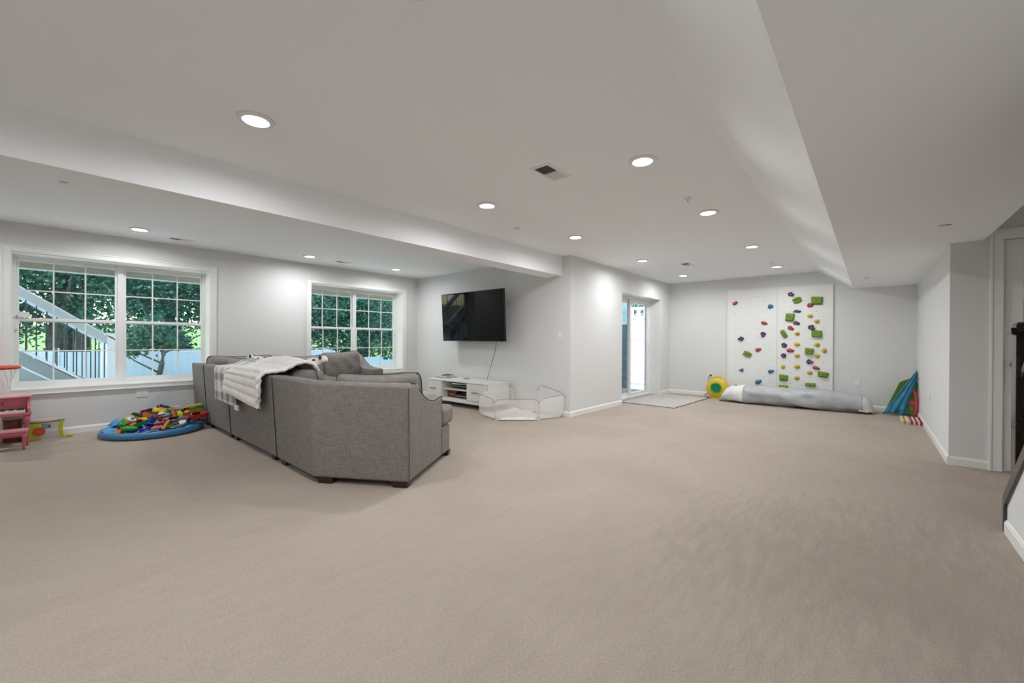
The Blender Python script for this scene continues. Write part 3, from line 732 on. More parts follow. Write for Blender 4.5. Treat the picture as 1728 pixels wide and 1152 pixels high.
tube(bm, pts, [.020 + .004 * math.sin(i * 1.9) for i in range(len(pts))], 8); obj('plush_edge', bm, M['plush'], bl, smooth=True)
bm = new(); bx(bm, 1.355, 1.368, 4.93, 5.06, .405, .455); obj('care_label', bm, M['plaid'], bl)

# two small plush toys on the cushions
def plush(c, rz, lab, s=1.):
    r = thing('plush_toy', c, lab, 'soft toy'); r.rotation_euler = (0, 0, rz)
    bm = new(); ball(bm, (0, 0, .05 * s), .06 * s, 2, 1.9, 1, .85, .15); obj('body', bm, M['plush'], r, local=True, smooth=True)
    bm = new(); ball(bm, (.12 * s, 0, .085 * s), .045 * s, 2, 1.1, 1, 1, .1); ball(bm, (.165 * s, 0, .075 * s), .022 * s, 2); hd = obj('head', bm, M['plush'], r, local=True, smooth=True)
    for sy in (-1, 1):
        bm = new(); ball(bm, (.105 * s, sy * .042 * s, .105 * s), .026 * s, 2, .8, .45, 1.1); obj('ear', bm, M['black'], hd, local=True, smooth=True)
    bm = new(); ball(bm, (.187 * s, 0, .08 * s), .008 * s, 1); obj('nose', bm, M['black'], hd, local=True, smooth=True)
    for px_, py_ in ((-.04, .05), (.03, -.048), (-.09, -.03)):
        bm = new(); ball(bm, (px_ * s, py_ * s, .075 * s), .020 * s, 2, 1, .6, .7); obj('patch', bm, M['black'], r, local=True, smooth=True)
plush((1.92, 4.46, .865), -1.0, 'small white plush dog with black spots at the right end of the blanket', .9)
plush((1.90, 6.10, .84), 2.2, 'small plush dog with black ears behind the blanket', .8)

# ------------------------------------------------------------------ television
tv = thing('television', (5.259, 5.3, 1.55), 'large flat black television on a wall arm above the white console', 'television')
TT = Matrix.Translation((4.975, 5.29, 1.565)) @ Matrix.Rotation(-.06, 4, 'Y') @ Matrix.Rotation(-.012, 4, 'Z')
bm = new(); bx(bm, 0, .035, -.795, .795, -.435, .435, TT); obj('casing', bm, M['black'], tv, bevel=.004)
bm = new(); bx(bm, .035, .07, -.35, .35, -.33, .2, TT); obj('rear_housing', bm, M['black'], tv, bevel=.01)
bm = new(); bx(bm, -.003, 0, -.785, .785, -.42, .425, TT); obj('screen', bm, M['tv'], tv, label='glossy black screen')
bm = new(); bx(bm, 5.235, 5.259, 5.15, 5.45, 1.42, 1.72); obj('wall_bracket', bm, M['black'], tv, bevel=.003)
bm = new(); tube(bm, [(5.235, 5.24, 1.57), (5.12, 5.12, 1.57), (5.05, 5.29, 1.57)], .02); tube(bm, [(5.235, 5.36, 1.57), (5.12, 5.46, 1.57), (5.05, 5.29, 1.57)], .02); obj('mount_arm', bm, M['black'], tv)
bm = new(); tube(bm, [(5.02, 4.75, 1.20), (5.03, 4.73, 1.10), (5.07, 4.80, .95), (5.10, 4.88, .80), (5.14, 4.97, .66), (5.18, 5.06, .54), (5.19, 5.10, .455)], .0045, 6); obj('cable', bm, M['black'], tv, label='thin black cable hanging down to the console')

# ------------------------------------------------------------------ media console
cs = thing('media_console', (4.96, 5.38, 0), 'low white console with two drawers fronts and open middle shelves', 'cabinet')
X0, X1, Y0, Y1, Z0, Z1 = 4.70, 5.215, 4.59, 6.165, .085, .45
bm = new()
bx(bm, X0 + .01, X1, Y0 + .01, Y0 + .03, Z0, Z1 - .022); bx(bm, X0 + .01, X1, Y1 - .03, Y1 - .01, Z0, Z1 - .022)
bx(bm, X0 + .01, X1, 5.085, 5.105, Z0 + .02, Z1 - .022); bx(bm, X0 + .01, X1, 5.745, 5.765, Z0 + .02, Z1 - .022)
bx(bm, X0 + .01, X1, Y0 + .03, Y1 - .03, Z0, Z0 + .055); bx(bm, X1 - .01, X1, Y0 + .03, Y1 - .03, Z0 + .055, Z1 - .022)
bx(bm, X0 + .005, X0 + .03, Y0 + .03, Y1 - .03, Z0, Z0 + .045)
obj('body', bm, M['white'], cs, bevel=.002)
bm = new(); bx(bm, X0, X1 + .003, Y0, Y1, Z1 - .022, Z1); obj('top', bm, M['white'], cs, bevel=.003)
bm = new(); bx(bm, X0 + .02, X1 - .01, 5.105, 5.745, .285, .303); obj('shelf', bm, M['white'], cs, bevel=.002)
for ya_, yb_ in ((Y0 + .034, 5.080), (5.770, Y1 - .034)):
    dr = B('drawer', M['white'], X0 - .002, X0 + .016, ya_, yb_, Z0 + .06, Z1 - .028, cs, bevel=.003)
    yc = (ya_ + yb_) / 2; yc += .02
    bm = new(); bx(bm, X0 - .028, X0 - .018, yc - .075, yc + .075, .282, .292); bx(bm, X0 - .02, X0 - .001, yc - .06, yc - .05, .283, .291); bx(bm, X0 - .02, X0 - .001, yc + .05, yc + .06, .283, .291)
    obj('drawer_handle', bm, M['bronze'], dr, bevel=.002, label='slim bronze bar handle')
for x in (X0 + .06, X1 - .06):
    for y in (Y0 + .08, Y1 - .08):
        bm = new(); lathe(bm, [(0, 0), (.014, 0), (.02, Z0), (0, Z0)], (x, y, 0), 16); obj('leg', bm, M['white'], cs, smooth=False)
def book(c, sx, sy, sz, rz, m_, lab, cat='book', name='book', pages=True):
    r = thing(name, c, lab, cat); r.rotation_euler = (0, 0, rz)
    bm = new(); bx(bm, -sx / 2, sx / 2, -sy / 2, sy / 2, 0, sz * .12); bx(bm, -sx / 2, sx / 2, -sy / 2, sy / 2, sz * .88, sz); bx(bm, -sx / 2, -sx / 2 + .004, -sy / 2, sy / 2, sz * .12, sz * .88)
    obj('cover', bm, m_, r, local=True)
    bm = new(); bx(bm, -sx / 2 + .004, sx / 2 - .004, -sy / 2 + .004, sy / 2 - .004, sz * .12, sz * .88); obj('pages', bm, M['plate'], r, local=True)
    return r
mk = lambda n, c: mat(n, c, .5)
M['b_grey'] = mk('grey_cover', (.28, .30, .27)); M['b_tan'] = mk('tan_cover', (.33, .22, .14)); M['b_red'] = mk('dark_red_cover', (.16, .03, .02)); M['b_white'] = mk('white_cover', (.7, .7, .7)); M['b_blue'] = mk('navy_cover', (.02, .03, .07))
book((5.02, 6.0, .451), .24, .36, .012, .1, M['b_grey'], 'large thin grey magazine lowest in the stack on the console')
book((5.03, 6.03, .464), .22, .30, .014, -.15, M['b_white'], 'white magazine in the middle of the stack on the console')
book((5.04, 5.98, .479), .14, .19, .022, .2, M['b_tan'], 'small tan box-like book on the stack', 'book')
book((5.045, 5.975, .502), .10, .16, .008, .2, M['b_red'], 'small dark red booklet on top of the stack')
r = thing('remote_control', (5.05, 5.48, .451), 'small grey remote control on the console top', 'remote control'); r.rotation_euler = (0, 0, .9)
bm = new(); bx(bm, -.02, .02, -.05, .05, 0, .014); obj('case', bm, M['b_grey'], r, local=True, bevel=.004)
for k in range(4):
    bm = new(); lathe(bm, [(0, .014), (.004, .014), (.004, .016), (0, .016)], (0, -.03 + k * .02, 0), 10); obj('button', bm, M['black'], r, local=True)
# media devices on the shelves
def device(c, sx, sy, sz, lab, m_='black', cat='media player', face='b_grey'):
    r = thing('media_device', c, lab, cat)
    bm = new(); bx(bm, -sx / 2, sx / 2, -sy / 2, sy / 2, .004, sz); obj('case', bm, M[m_], r, local=True, bevel=.004)
    bm = new(); bx(bm, -sx / 2 - .002, -sx / 2, -sy / 2 + .02, sy / 2 - .02, sz * .35, sz * .6); obj('front_strip', bm, M[face], r, local=True)
    bm = new()
    for a in (-.4, .4):
        for b in (-.4, .4): bx(bm, sx * a - .01, sx * a + .01, sy * b - .01, sy * b + .01, 0, .004)
    obj('feet', bm, M['black'], r, local=True)
device((4.98, 5.36, .304), .30, .44, .085, 'black media box on the upper console shelf')
device((4.96, 5.62, .1405), .26, .22, .10, 'dark brown box at the left of the lower console shelf', 'b_red', 'box', 'b_tan')
device((4.98, 5.31, .1405), .34, .36, .075, 'black player on the right of the lower console shelf')
book((4.80, 5.30, .391), .14, .34, .014, .35, M['b_white'], 'white magazine lying on the black media box on the upper shelf')
book((4.93, 5.27, .2165), .15, .30, .012, -.3, M['b_grey'], 'thin grey book on the player on the lower shelf')
device((4.93, 5.62, .2415), .20, .26, .018, 'thin grey case on the dark brown box on the lower shelf', 'b_grey', 'case', 'plate')

# ------------------------------------------------------------------ folding mesh playpen
pp = thing('mesh_playpen', (4.85, 4.05, 0), 'low folding white mesh play pen in front of the console corner', 'play pen')
bot = [(4.50, 4.57), (4.34, 4.08), (4.76, 3.63), (5.17, 3.50), (5.17, 4.02), (5.17, 4.50)]
topc = [(4.47, 4.57, .33), (4.255, 4.05, .31), (4.72, 3.585, .31), (5.225, 3.39, .35), (5.235, 4.0, .455), (5.235, 4.52, .37)]
topc[3] = (5.215, 3.47, .35)
def quadpt(a, b, c, d, s, t): return (a.lerp(b, s)).lerp(d.lerp(c, s), t)
for i in range(6):
    j = (i + 1) % 6
    a = Vector((*bot[i], .008)); b = Vector((*bot[j], .008)); c = Vector(topc[j]); d = Vector(topc[i])
    # rounded-corner panel outline with sagging top edge
    loop = []; R = .16
    for cx_, cz_, a0 in ((1 - R, 1 - R * 1.6, 0), (R, 1 - R * 1.6, PI / 2), (R, R * 1.0, PI), (1 - R, R * 1.0, PI * 1.5)):
        for k in range(6):
            an = a0 + k * PI / 10
            ry = R * 1.6 if cz_ > .5 else R
            loop.append((cx_ + R * math.cos(an), cz_ + ry * math.sin(an)))
    nrm = (b - a).cross(d - a).normalized()
    bm = new(); pv = []
    cen = bm.verts.new(quadpt(a, b, c, d, .5, .5) + nrm * .02)
    for s, t in loop: pv.append(bm.verts.new(quadpt(a, b, c, d, s, t)))
    for k in range(len(pv)): bm.faces.new((cen, pv[k], pv[(k + 1) % len(pv)]))
    pn = obj('mesh_panel', bm, M['mesh'], pp, smooth=True)
    bm = new(); tube(bm, [quadpt(a, b, c, d, s, t) for s, t in loop], .0045, 6, closed=True); obj('hem_wire', bm, M['wire'] if i < 4 else M['mesh_solid'], pn)
    bm = new(); tube(bm, [quadpt(a, b, c, d, 0, .08), quadpt(a, b, c, d, 0, .8)], .006, 6); obj('corner_strap', bm, M['mesh_solid'], pn)
bm = new(); exz(bm, [(bot[k][0], bot[k][1]) for k in range(6)], .001, .007); obj('floor_sheet', bm, M['mesh_solid'], pp)
# soft low ball cover / crumpled cloth inside
r = thing('crumpled_cloth', (4.72, 4.0, .008), 'crumpled cream cloth lying inside the mesh play pen', 'cloth')
bm = new()
grid(bm, lambda a, b: Vector(((a - .5) * .55, (b - .5) * .55, .003 + max(0, .10 * (1 - (2 * a - 1) ** 4) * (1 - (2 * b - 1) ** 4) * (.8 + .9 * noise.noise(Vector((a * 5, b * 5, 2))))))), 26, 26)
obj('cloth_surface', bm, M['mesh_solid'], r, local=True, smooth=True); r.rotation_euler = (0, 0, .75)

# ------------------------------------------------------------------ rug
r = thing('rug', (8.06, 3.02, 0), 'pale door rug with a thin dark edge in front of the patio door', 'rug'); r.rotation_euler = (0, 0, -.03)
bm = new(); bx(bm, -.87, .89, -.50, .50, .0012, .012); obj('pile', bm, M['rug'], r, local=True)
bm = new()
bx(bm, -.885, .905, -.515, -.5, .0012, .010); bx(bm, -.885, .905, .5, .515, .0012, .010); bx(bm, -.885, -.87, -.5, .5, .0012, .010); bx(bm, .89, .905, -.5, .5, .0012, .010)
obj('binding', bm, M['rugedge'], r, local=True)

# ------------------------------------------------------------------ climbing board
XBD = 9.302
cb = thing('climbing_board', (XBD, 1.37, 0), 'white climbing board studded with coloured holds on the far wall', 'climbing wall')
for ya_, yb_ in ((1.363, 2.229), (.512, 1.359)):
    bm = new(); bx(bm, XBD, XBD + .018, ya_, yb_, .03, 2.203); obj('board_panel', bm, M['board'], cb, bevel=.001, seg=1)
bm = new()
for y in (.53, .92, 1.36, 1.80, 2.21): bx(bm, XBD + .018, XF - .001, y - .019, y + .019, .03, 2.20)
obj('furring_strip', bm, M['board'], cb)
bm = new(); bx(bm, XBD - .004, XBD, .512, .545, .03, 2.203); bx(bm, XBD - .004, XBD, 2.196, 2.229, .03, 2.203); bx(bm, XBD - .004, XBD, .545, 2.196, 2.185, 2.203)
obj('edge_strip', bm, M['board'], cb)
HOLES = [(2.089, 1.733), (2.087, 1.521), (2.086, 1.312), (2.084, 1.1), (2.083, 0.893), (2.081, 0.686), (2.08, 0.466), (1.986, 2.045), (1.985, 1.837), (1.983, 1.627), (1.982, 1.419), (1.979, 1.001), (1.978, 0.788), (1.975, 0.37), (1.883, 1.94), (1.881, 1.731), (1.88, 1.522), (1.878, 1.313), (1.877, 1.107), (1.874, 0.685), (1.873, 0.476), (1.683, 2.039), (1.681, 1.836), (1.68, 1.626), (1.678, 1.418), (1.677, 1.21), (1.674, 0.788), (1.673, 0.578), (1.577, 1.938), (1.576, 1.732), (1.571, 1.105), (1.57, 0.897), (1.569, 0.683), (1.567, 0.479), (1.475, 2.041), (1.472, 1.629), (1.471, 1.417), (1.469, 1.21), (1.468, 1.0), (1.466, 0.791), (1.463, 0.374), (1.252, 1.93), (1.25, 1.726), (1.249, 1.518), (1.149, 1.828), (1.145, 1.206), (1.142, 0.788), (1.141, 0.579), (1.139, 0.369), (0.849, 2.029), (0.844, 1.207), (0.748, 1.723), (0.74, 0.479), (0.651, 2.033), (0.649, 1.825), (0.648, 1.617), (0.647, 1.415), (0.645, 1.207), (0.643, 0.79), (0.64, 0.368)]
bm = new()
for y, z in HOLES:
    lathe(bm, [(0, .0012), (.0075, .0012), (.0075, 0), (0, 0)], seg=8, M4=Matrix.Translation((XBD, y, z)) @ Matrix.Rotation(-PI / 2, 4, 'Y'))
obj('bolt_hole', bm, M['grey_metal'], cb, kind='stuff')
HOLDS = [('red', 2.09, 1.935, .083, .06, -30), ('blue', 1.473, 1.839, .078, .078, 0), ('red', 1.577, 1.52, .10, .055, 20), ('purple', 1.591, 1.296, .1, .10, 20), ('purple', 1.978, 1.211, .11, .085, -10), ('red', 1.673, .999, .09, .06, -15), ('green_oval', 1.861, .907, .145, .088, 25), ('blue_tri', 1.974, .58, .092, .091, 0), ('blue', 1.458, .584, .092, .062, -15), ('blue', 1.669, .367, .105, .075, -30),
         ('purple', 1.142, 2.049, .105, .078, 25), ('green_oval', 1.044, 1.933, .13, .095, -20), ('purple_w', 1.05, 1.728, .14, .05, 5), ('green_block', 1.154, 1.617, .143, .141, 0), ('purple_w', 1.057, 1.509, .125, .065, 20), ('red', 1.142, 1.417, .095, .06, 30), ('green_oval', 1.25, 1.307, .155, .07, 62), ('purple', 1.246, 1.091, .095, .085, 20), ('red', 1.148, .994, .105, .06, 5), ('purple', 1.251, .895, .09, .085, 0),
         ('yellow', 1.041, 1.311, .078, .062, 0), ('yellow', 1.042, 1.106, .088, .07, 0), ('yellow', 1.039, .896, .08, .062, 0), ('yellow', 1.039, .692, .09, .07, 0), ('yellow', 1.04, .482, .08, .07, 0), ('yellow', 1.26, .681, .065, .078, 0), ('green_block', 1.248, .473, .15, .127, 0), ('green_low', 1.251, .308, .139, .05, 0),
         ('green_block', .747, 1.91, .165, .151, 0), ('red', .848, 1.83, .083, .07, 0), ('yellow', .846, 1.629, .086, .064, 0), ('yellow', .743, 1.531, .074, .070, 0), ('purple', .825, 1.418, .105, .10, 45), ('green_block', .751, 1.299, .16, .131, 0), ('yellow', .74, 1.105, .08, .07, 0), ('yellow', .634, 1.002, .07, .082, 0), ('green_block', .854, .983, .137, .132, 0), ('yellow', .735, .901, .076, .07, 0), ('purple', .847, .794, .10, .09, 10), ('red', .753, .686, .095, .055, 15), ('yellow', .842, .59, .08, .066, 0), ('green_block', .645, .572, .16, .111, 0), ('green_low', .836, .375, .139, .06, 0)]
for i, (k, y, z, w_, h_, an) in enumerate(HOLDS):
    w_ *= 1.06 if k == 'green_block' else 1.14; h_ *= 1.04 if k == 'green_block' else 1.14
    bm = new(); base = k.split('_')[0]
    rnd = random.Random(i * 7 + 3)
    if k == 'green_block':
        g = .10; sk = rnd.uniform(-.012, .012)
        o_ = [(-w_ / 2, -h_ / 2 + .008), (w_ / 2 - .01, -h_ / 2), (w_ / 2, h_ / 2 - .012), (-w_ / 2 + .008 + sk, h_ / 2)]
        i_ = [(a * .80, b * .76 + .004) for a, b in o_]
        prism(bm, [(0, a, b) for a, b in o_], [(-.055, a, b) for a, b in i_])
        for q in bm.verts: q.co += Vector((0, rnd.uniform(-.013, .013), rnd.uniform(-.013, .013)))
        sm, bv = False, .012
    elif k == 'green_low':
        prism(bm, [(0, -w_ / 2, -h_ / 2), (0, w_ / 2, -h_ / 2), (0, w_ / 2, h_ / 2), (0, -w_ / 2, h_ / 2)], [(-.06, -w_ * .45, -h_ * .2), (-.06, w_ * .45, -h_ * .3), (-.045, w_ * .45, h_ * .3), (-.045, -w_ * .45, h_ * .25)])
        sm, bv = False, .01
    elif k == 'green_oval':
        for s in (-1, 1): ball(bm, (-.012, 0, s * h_ * .23), 1, 2, .028, w_ / 2, h_ * .30)
        sm, bv = True, 0
    elif k in ('purple', 'purple_w'):
        n_ = 5 if k == 'purple' else 4
        for q in range(n_):
            t_ = 2 * PI * q / n_ + rnd.random(); ball(bm, (-.014, math.cos(t_) * w_ * .27, math.sin(t_) * h_ * .27), 1, 1, .02, w_ * .22, h_ * .24)
        ball(bm, (-.01, 0, 0), 1, 1, .02, w_ * .28, h_ * .28)
        sm, bv = False, 0
    elif k == 'blue_tri':
        prism(bm, [(0, -w_ * .5, 0), (0, w_ * .4, -h_ / 2), (0, w_ * .5, h_ / 2)], [(-.035, -w_ * .28, 0), (-.035, w_ * .2, -h_ * .25), (-.035, w_ * .25, h_ * .25)]); sm, bv = False, .01
    elif base == 'yellow':
        prism_z = [(w_ / 2, 0), (w_ * .36, .018), (w_ * .2, .036), (0, .040)]
        lathe(bm, prism_z, seg=16, M4=Matrix.Rotation(-PI / 2, 4, 'Y')); 
        for q in bm.verts: q.co.z *= h_ / w_
        sm, bv = True, 0
    else:
        ball(bm, (-.010, 0, 0), 1, 2, .026, w_ / 2, h_ / 2, .35); sm, bv = True, 0
    bmesh.ops.transform(bm, matrix=Matrix.Translation((XBD - .0005, y, z)) @ Matrix.Rotation(math.radians(-an), 4, 'X').inverted() @ Matrix.Diagonal((1, -1, 1, 1)), verts=bm.verts)
    h = obj('climbing_hold', bm, M['h_' + base], cb, smooth=sm, bevel=bv, label='%s climbing hold' % base)
    bm = new(); lathe(bm, [(0, .004), (.008, .004), (.008, 0), (0, 0)], seg=10, M4=Matrix.Translation((XBD - {'green_block': .053, 'green_low': .052, 'yellow': .038}.get(k, .034 if k != 'blue_tri' else .034), y, z)) @ Matrix.Rotation(-PI / 2, 4, 'Y'))
    obj('bolt', bm, M['darkslot'] if base in ('green', 'yellow', 'blue') else M['chrome'], h)

# ------------------------------------------------------------------ yellow blower
bw = thing('inflator_blower', (9.14, 2.36, 0), 'round yellow air blower with green fan guard on the floor by the board', 'blower')
A = Matrix.Translation((9.10, 2.36, .215)) @ Matrix.Rotation(-PI / 2 + .0, 4, 'Y') @ Matrix.Rotation(0, 4, 'Z')
bm = new(); seg = 40
def scal(r): return [r * (1 + .03 * math.cos(8 * 2 * PI * k / seg)) for k in range(seg)]
rings = []
for r_, x_ in ((.0, -.10), (.17, -.10), (.192, -.08), (.195, 0), (.192, .075), (.165, .10), (.10, .10)):
    if r_ == 0: rings.append([bm.verts.new((0, 0, x_))]); continue
    sc = scal(r_); rings.append([bm.verts.new((sc[k] * math.cos(2 * PI * k / seg), sc[k] * math.sin(2 * PI * k / seg), x_)) for k in range(seg)])
for a, b in zip(rings, rings[1:]):
    for k in range(seg):
        j = (k + 1) % seg
        bm.faces.new((a[0], b[j], b[k]) if len(a) == 1 else (a[k], a[j], b[j], b[k]))
bmesh.ops.transform(bm, matrix=A, verts=bm.verts); obj('housing', bm, M['yellow'], bw, smooth=True)
bm = new(); lathe(bm, [(.108, .09), (.108, .112), (.092, .118), (.085, .105), (.085, .09)], seg=36, M4=A); obj('guard_ring', bm, M['green'], bw, smooth=True)
bm = new(); lathe(bm, [(.088, .085), (.0, .085)], seg=36, M4=A); obj('intake', bm, M['dgreen'], bw)
for rr in (.03, .05, .07):
    bm = new(); lathe(bm, [(rr - .004, .10), (rr, .108), (rr + .004, .10), (rr - .004, .10)], seg=30, M4=A); obj('guard_wire', bm, M['green'], bw, smooth=True)
bm = new()
for k in range(6): bx(bm, -.003, .003, -.085, .085, .098, .104, A @ Matrix.Rotation(PI * k / 6, 4, 'Z'))
obj('guard_spoke', bm, M['green'], bw)
bm = new(); bx(bm, 9.02, 9.19, 2.22, 2.50, 0, .035); bx(bm, 9.03, 9.18, 2.30, 2.42, .035, .06); obj('base', bm, M['yellow'], bw, bevel=.008)
bm = new(); tube(bm, [(9.11, 2.28, .385), (9.11, 2.30, .43), (9.11, 2.42, .43), (9.11, 2.44, .385)], .012); obj('handle', bm, M['yellow'], bw)
bm = new(); tube(bm, [(9.30, 2.545, .445), (9.25, 2.56, .43), (9.24, 2.57, .36), (9.23, 2.50, .28), (9.20, 2.45, .24)], .006, 6); tube(bm, [(9.12, 2.54, .10), (9.06, 2.58, .05), (9.02, 2.54, .02), (9.0, 2.46, .012)], .006, 6); bx(bm, 9.295, 9.322, 2.53, 2.56, .43, .46)
obj('power_cord', bm, M['black'], bw)

# ------------------------------------------------------------------ rolled inflatable along the far wall
rb = thing('rolled_inflatable', (8.9, 1.0, 0), 'long grey and white rolled-up sheet lying below the climbing board', 'tarpaulin')
CS = [(2.22, .05, .10, 8.80), (2.17, .15, .14, 8.80), (2.11, .24, .18, 8.82), (1.99, .31, .22, 8.82), (1.80, .325, .25, 8.82), (1.55, .33, .27, 8.83), (1.3, .325, .28, 8.84), (1.05, .31, .28, 8.85), (.80, .325, .27, 8.86), (.6, .335, .27, 8.87), (.4, .31, .26, 8.88), (.22, .275, .24, 8.90), (.09, .26, .22, 8.91), (.04, .23, .19, 8.91), (-.01, .17, .15, 8.92), (-.04, .08, .09, 8.92)]
def ring_at(i_, ph):
    y, h, wx, cx = CS[i_]; out = []
    for k in range(24):
        t = 2 * PI * k / 24; c, s = math.cos(t), math.sin(t)
        x = wx * math.copysign(abs(c) ** .8, c); z = h / 2 + h / 2 * math.copysign(abs(s) ** .75, s)
        q = .03 * noise.noise(Vector((c * 2.2, y * 2.5, s * 2.5))) + .022 * math.sin(4 * t + y * 7) * min(1, h * 4) * (1 if s < .4 else .2)
        f = 1 + q / max(h, .1) * .8
        out.append(Vector((cx + x * f, y + .025 * noise.noise(Vector((c, s, y))), max(.002, h / 2 + (z - h / 2) * f))))
    return out
def loft(idx, m_, name, lab=None):
    bm = new(); fine = []
    for a, b in zip(idx, idx[1:]):
        ra, rb_ = ring_at(a, 0), ring_at(b, 0)
        for s in range(6):
            f = s / 6; fine.append([p.lerp(q, f) for p, q in zip(ra, rb_)])
    fine.append(ring_at(idx[-1], 0))
    for i_, rg in enumerate(fine):
        for k, p in enumerate(rg):
            wv = .022 * noise.noise(Vector((p.y * 6 + k * .25, k * .7, 2.))) + .010 * noise.noise(Vector((p.y * 17, k * 1.3, 7.))) + .011 * math.sin(p.y * 13 + k * .85) * (.5 + noise.noise(Vector((p.y * 2, 0, k * .2)))); p.x += wv; p.z = max(.002, p.z + wv * .9)
    V = [[bm.verts.new(p) for p in rg] for rg in fine]
    for a, b in zip(V, V[1:]):
        for k in range(24): bm.faces.new((a[k], a[(k + 1) % 24], b[(k + 1) % 24], b[k]))
    bm.faces.new(V[0]); bm.faces.new(V[-1])
    return obj(name, bm, m_, rb, smooth=True, label=lab)
loft(list(range(0, 5)), M['sheet_white'], 'netting_end', 'white netting end nearest the blower')
loft(list(range(4, 13)), M['sheet_grey'], 'rolled_sheet')
loft(list(range(12, 16)), M['sheet_white'], 'netting_end', 'white netting end by the towel')
bm = new(); prism(bm, [(8.70, .15, .045), (8.70, .03, .03), (8.69, .01, .07), (8.69, .13, .085)], [(8.685, .15, .045), (8.685, .03, .03), (8.675, .01, .07), (8.675, .13, .085)]); obj('fabric_tab', bm, M['sheet_white'], rb)
bm = new(); tube(bm, [(8.80, 1.98, .285), (8.79, 1.975, .315), (8.78, 1.95, .32), (8.78, 1.93, .30)], .007, 6); obj('strap_end', bm, M['black'], rb)

# ------------------------------------------------------------------ bags leaning in the right corner
bg_ = thing('beach_bag', (8.95, -.36, 0), 'teal and lime folded fabric bag leaning against the right wall corner', 'bag')
# lime stiff back panel (leaning triangle-like board)
bm = new()
bk = [(9.02, -.16, .01), (9.05, -.54, .01), (9.12, -.55, .50), (9.12, -.50, .60), (9.08, -.35, .52)]
prism(bm, [tuple(p) for p in bk], [(p[0] + .03, p[1], p[2]) for p in bk]); obj('back_board', bm, M['lime'], bg_, bevel=.008, label='lime green stiff panel')
# teal drape: folded cloth hanging from the top corner to the lower left
bm = new()
def tealf(a, b):
    # a along the upper left edge (0 bottom-left .. 1 top), b across towards the right
    p0 = Vector((8.86, -.15, .015)); p1 = Vector((8.99, -.545, .715))
    q0 = Vector((8.84, -.40, .10)); q1 = Vector((8.99, -.555, .60))
    e = p0.lerp(p1, a); f = q0.lerp(q1, a)
    g = e.lerp(f, b); bul = .05 * math.sin(PI * a) * math.sin(PI * b) + .014 * math.sin(b * 16 + a * 4) + .012 * noise.noise(Vector((a * 6, b * 6, 0)))
    dip = -.10 * math.sin(PI * b) * (1 - a) ** 2 * 0
    return g + Vector((-bul, 0, dip))
grid(bm, tealf, 26, 18); obj('teal_flap', bm, M['teal_cloth'], bg_, smooth=True, solid=.006, label='wrinkled teal cloth')
bm = new()
grid(bm, lambda a, b: Vector((8.86 + .02 * math.sin(a * 9), -.30 - .13 * a - .02 * b, .03 + .24 * b)) + Vector((.04 * b - .02 * math.sin(a * PI), 0, .02 * noise.noise(Vector((a * 4, b * 3, 5))))), 14, 10)
obj('teal_flap', bm, M['teal_cloth'], bg_, smooth=True, solid=.01, label='lower fold of the teal cloth')
bm = new(); tube(bm, [tealf(a / 20, 0) + Vector((-.006, 0, .003)) for a in range(21)], .009, 6); obj('edge_binding', bm, M['teal_cloth'], bg_, smooth=True)
rd = thing('round_fabric_case', (9.0, -.49, 0), 'round lime fabric case with coral pink strap behind the teal bag', 'bag')
A2 = Matrix.Translation((8.98, -.455, .225)) @ Matrix.Rotation(.18, 4, 'Y') @ Matrix.Rotation(-PI / 2, 4, 'Y')
bm = new(); lathe(bm, [(0, -.035), (.10, -.035), (.125, -.025), (.13, 0), (.125, .025), (.10, .035), (0, .035)], seg=36, M4=A2 @ Matrix.Diagonal((1.66, .62, 1, 1))); obj('case_body', bm, M['lime'], rd, smooth=True)
bm = new()
sp = []
for k in range(15):
    t = -1.25 + 2.5 * k / 14; sp.append((t, ))
def strap(t, o_): return Vector((8.935, -.49 - .055 * math.cos(t) , .215 + .205 * math.sin(t)))
V1 = [bm.verts.new(strap(-1.45 + 2.9 * k / 16, 0) + Vector((-.012, .028, 0))) for k in range(17)]
V2 = [bm.verts.new(strap(-1.45 + 2.9 * k / 16, 0) + Vector((-.012, -.018, 0))) for k in range(17)]
for k in range(16): bm.faces.new((V1[k], V1[k + 1], V2[k + 1], V2[k]))
obj('strap', bm, M['coral'], rd, solid=.008, smooth=True, label='coral pink strap')
bm = new(); bx(bm, 8.915, 8.928, -.52, -.43, .19, .245); obj('strap', bm, M['coral'], rd, bevel=.003, label='short coral cross strap')
bm = new(); tube(bm, [(9.0, -.535, .30), (8.99, -.545, .50), (9.0, -.545, .66), (9.03, -.54, .70)], .012, 8); obj('loop_handle', bm, M['dgreen'], rd, smooth=True)
bm = new(); bx(bm, 8.94, 8.96, -.545, -.50, .07, .13); tube(bm, [(8.94, -.53, .02), (8.93, -.545, .06), (8.95, -.53, .10)], .008, 6); obj('buckle', bm, M['black'], rd)
# striped folded towel
tw = thing('striped_towel', (8.36, -.45, 0), 'small folded towel with red, ochre and white stripes on the carpet by the right wall', 'towel')
cols = [(.62, .55, .48), (.42, .27, .03), (.62, .55, .48), (.45, .42, .40), (.40, .03, .03), (.60, .58, .42), (.45, .04, .05), (.62, .6, .55), (.25, .02, .03)]
tc_ = [mat('towel_stripe', c, .95, spec=.05) for c in cols]
for k in range(9):
    y0 = -.335 - k * .0238
    bm = new(); bx(bm, 8.07, 8.63, y0 - .0238, y0, .002, .022)
    obj('towel_stripe', bm, tc_[k], tw, label='one colour band')
    bm = new(); bx(bm, 8.08, 8.62, y0 - .0238, y0, .023, .042); obj('towel_stripe', bm, tc_[k], tw)

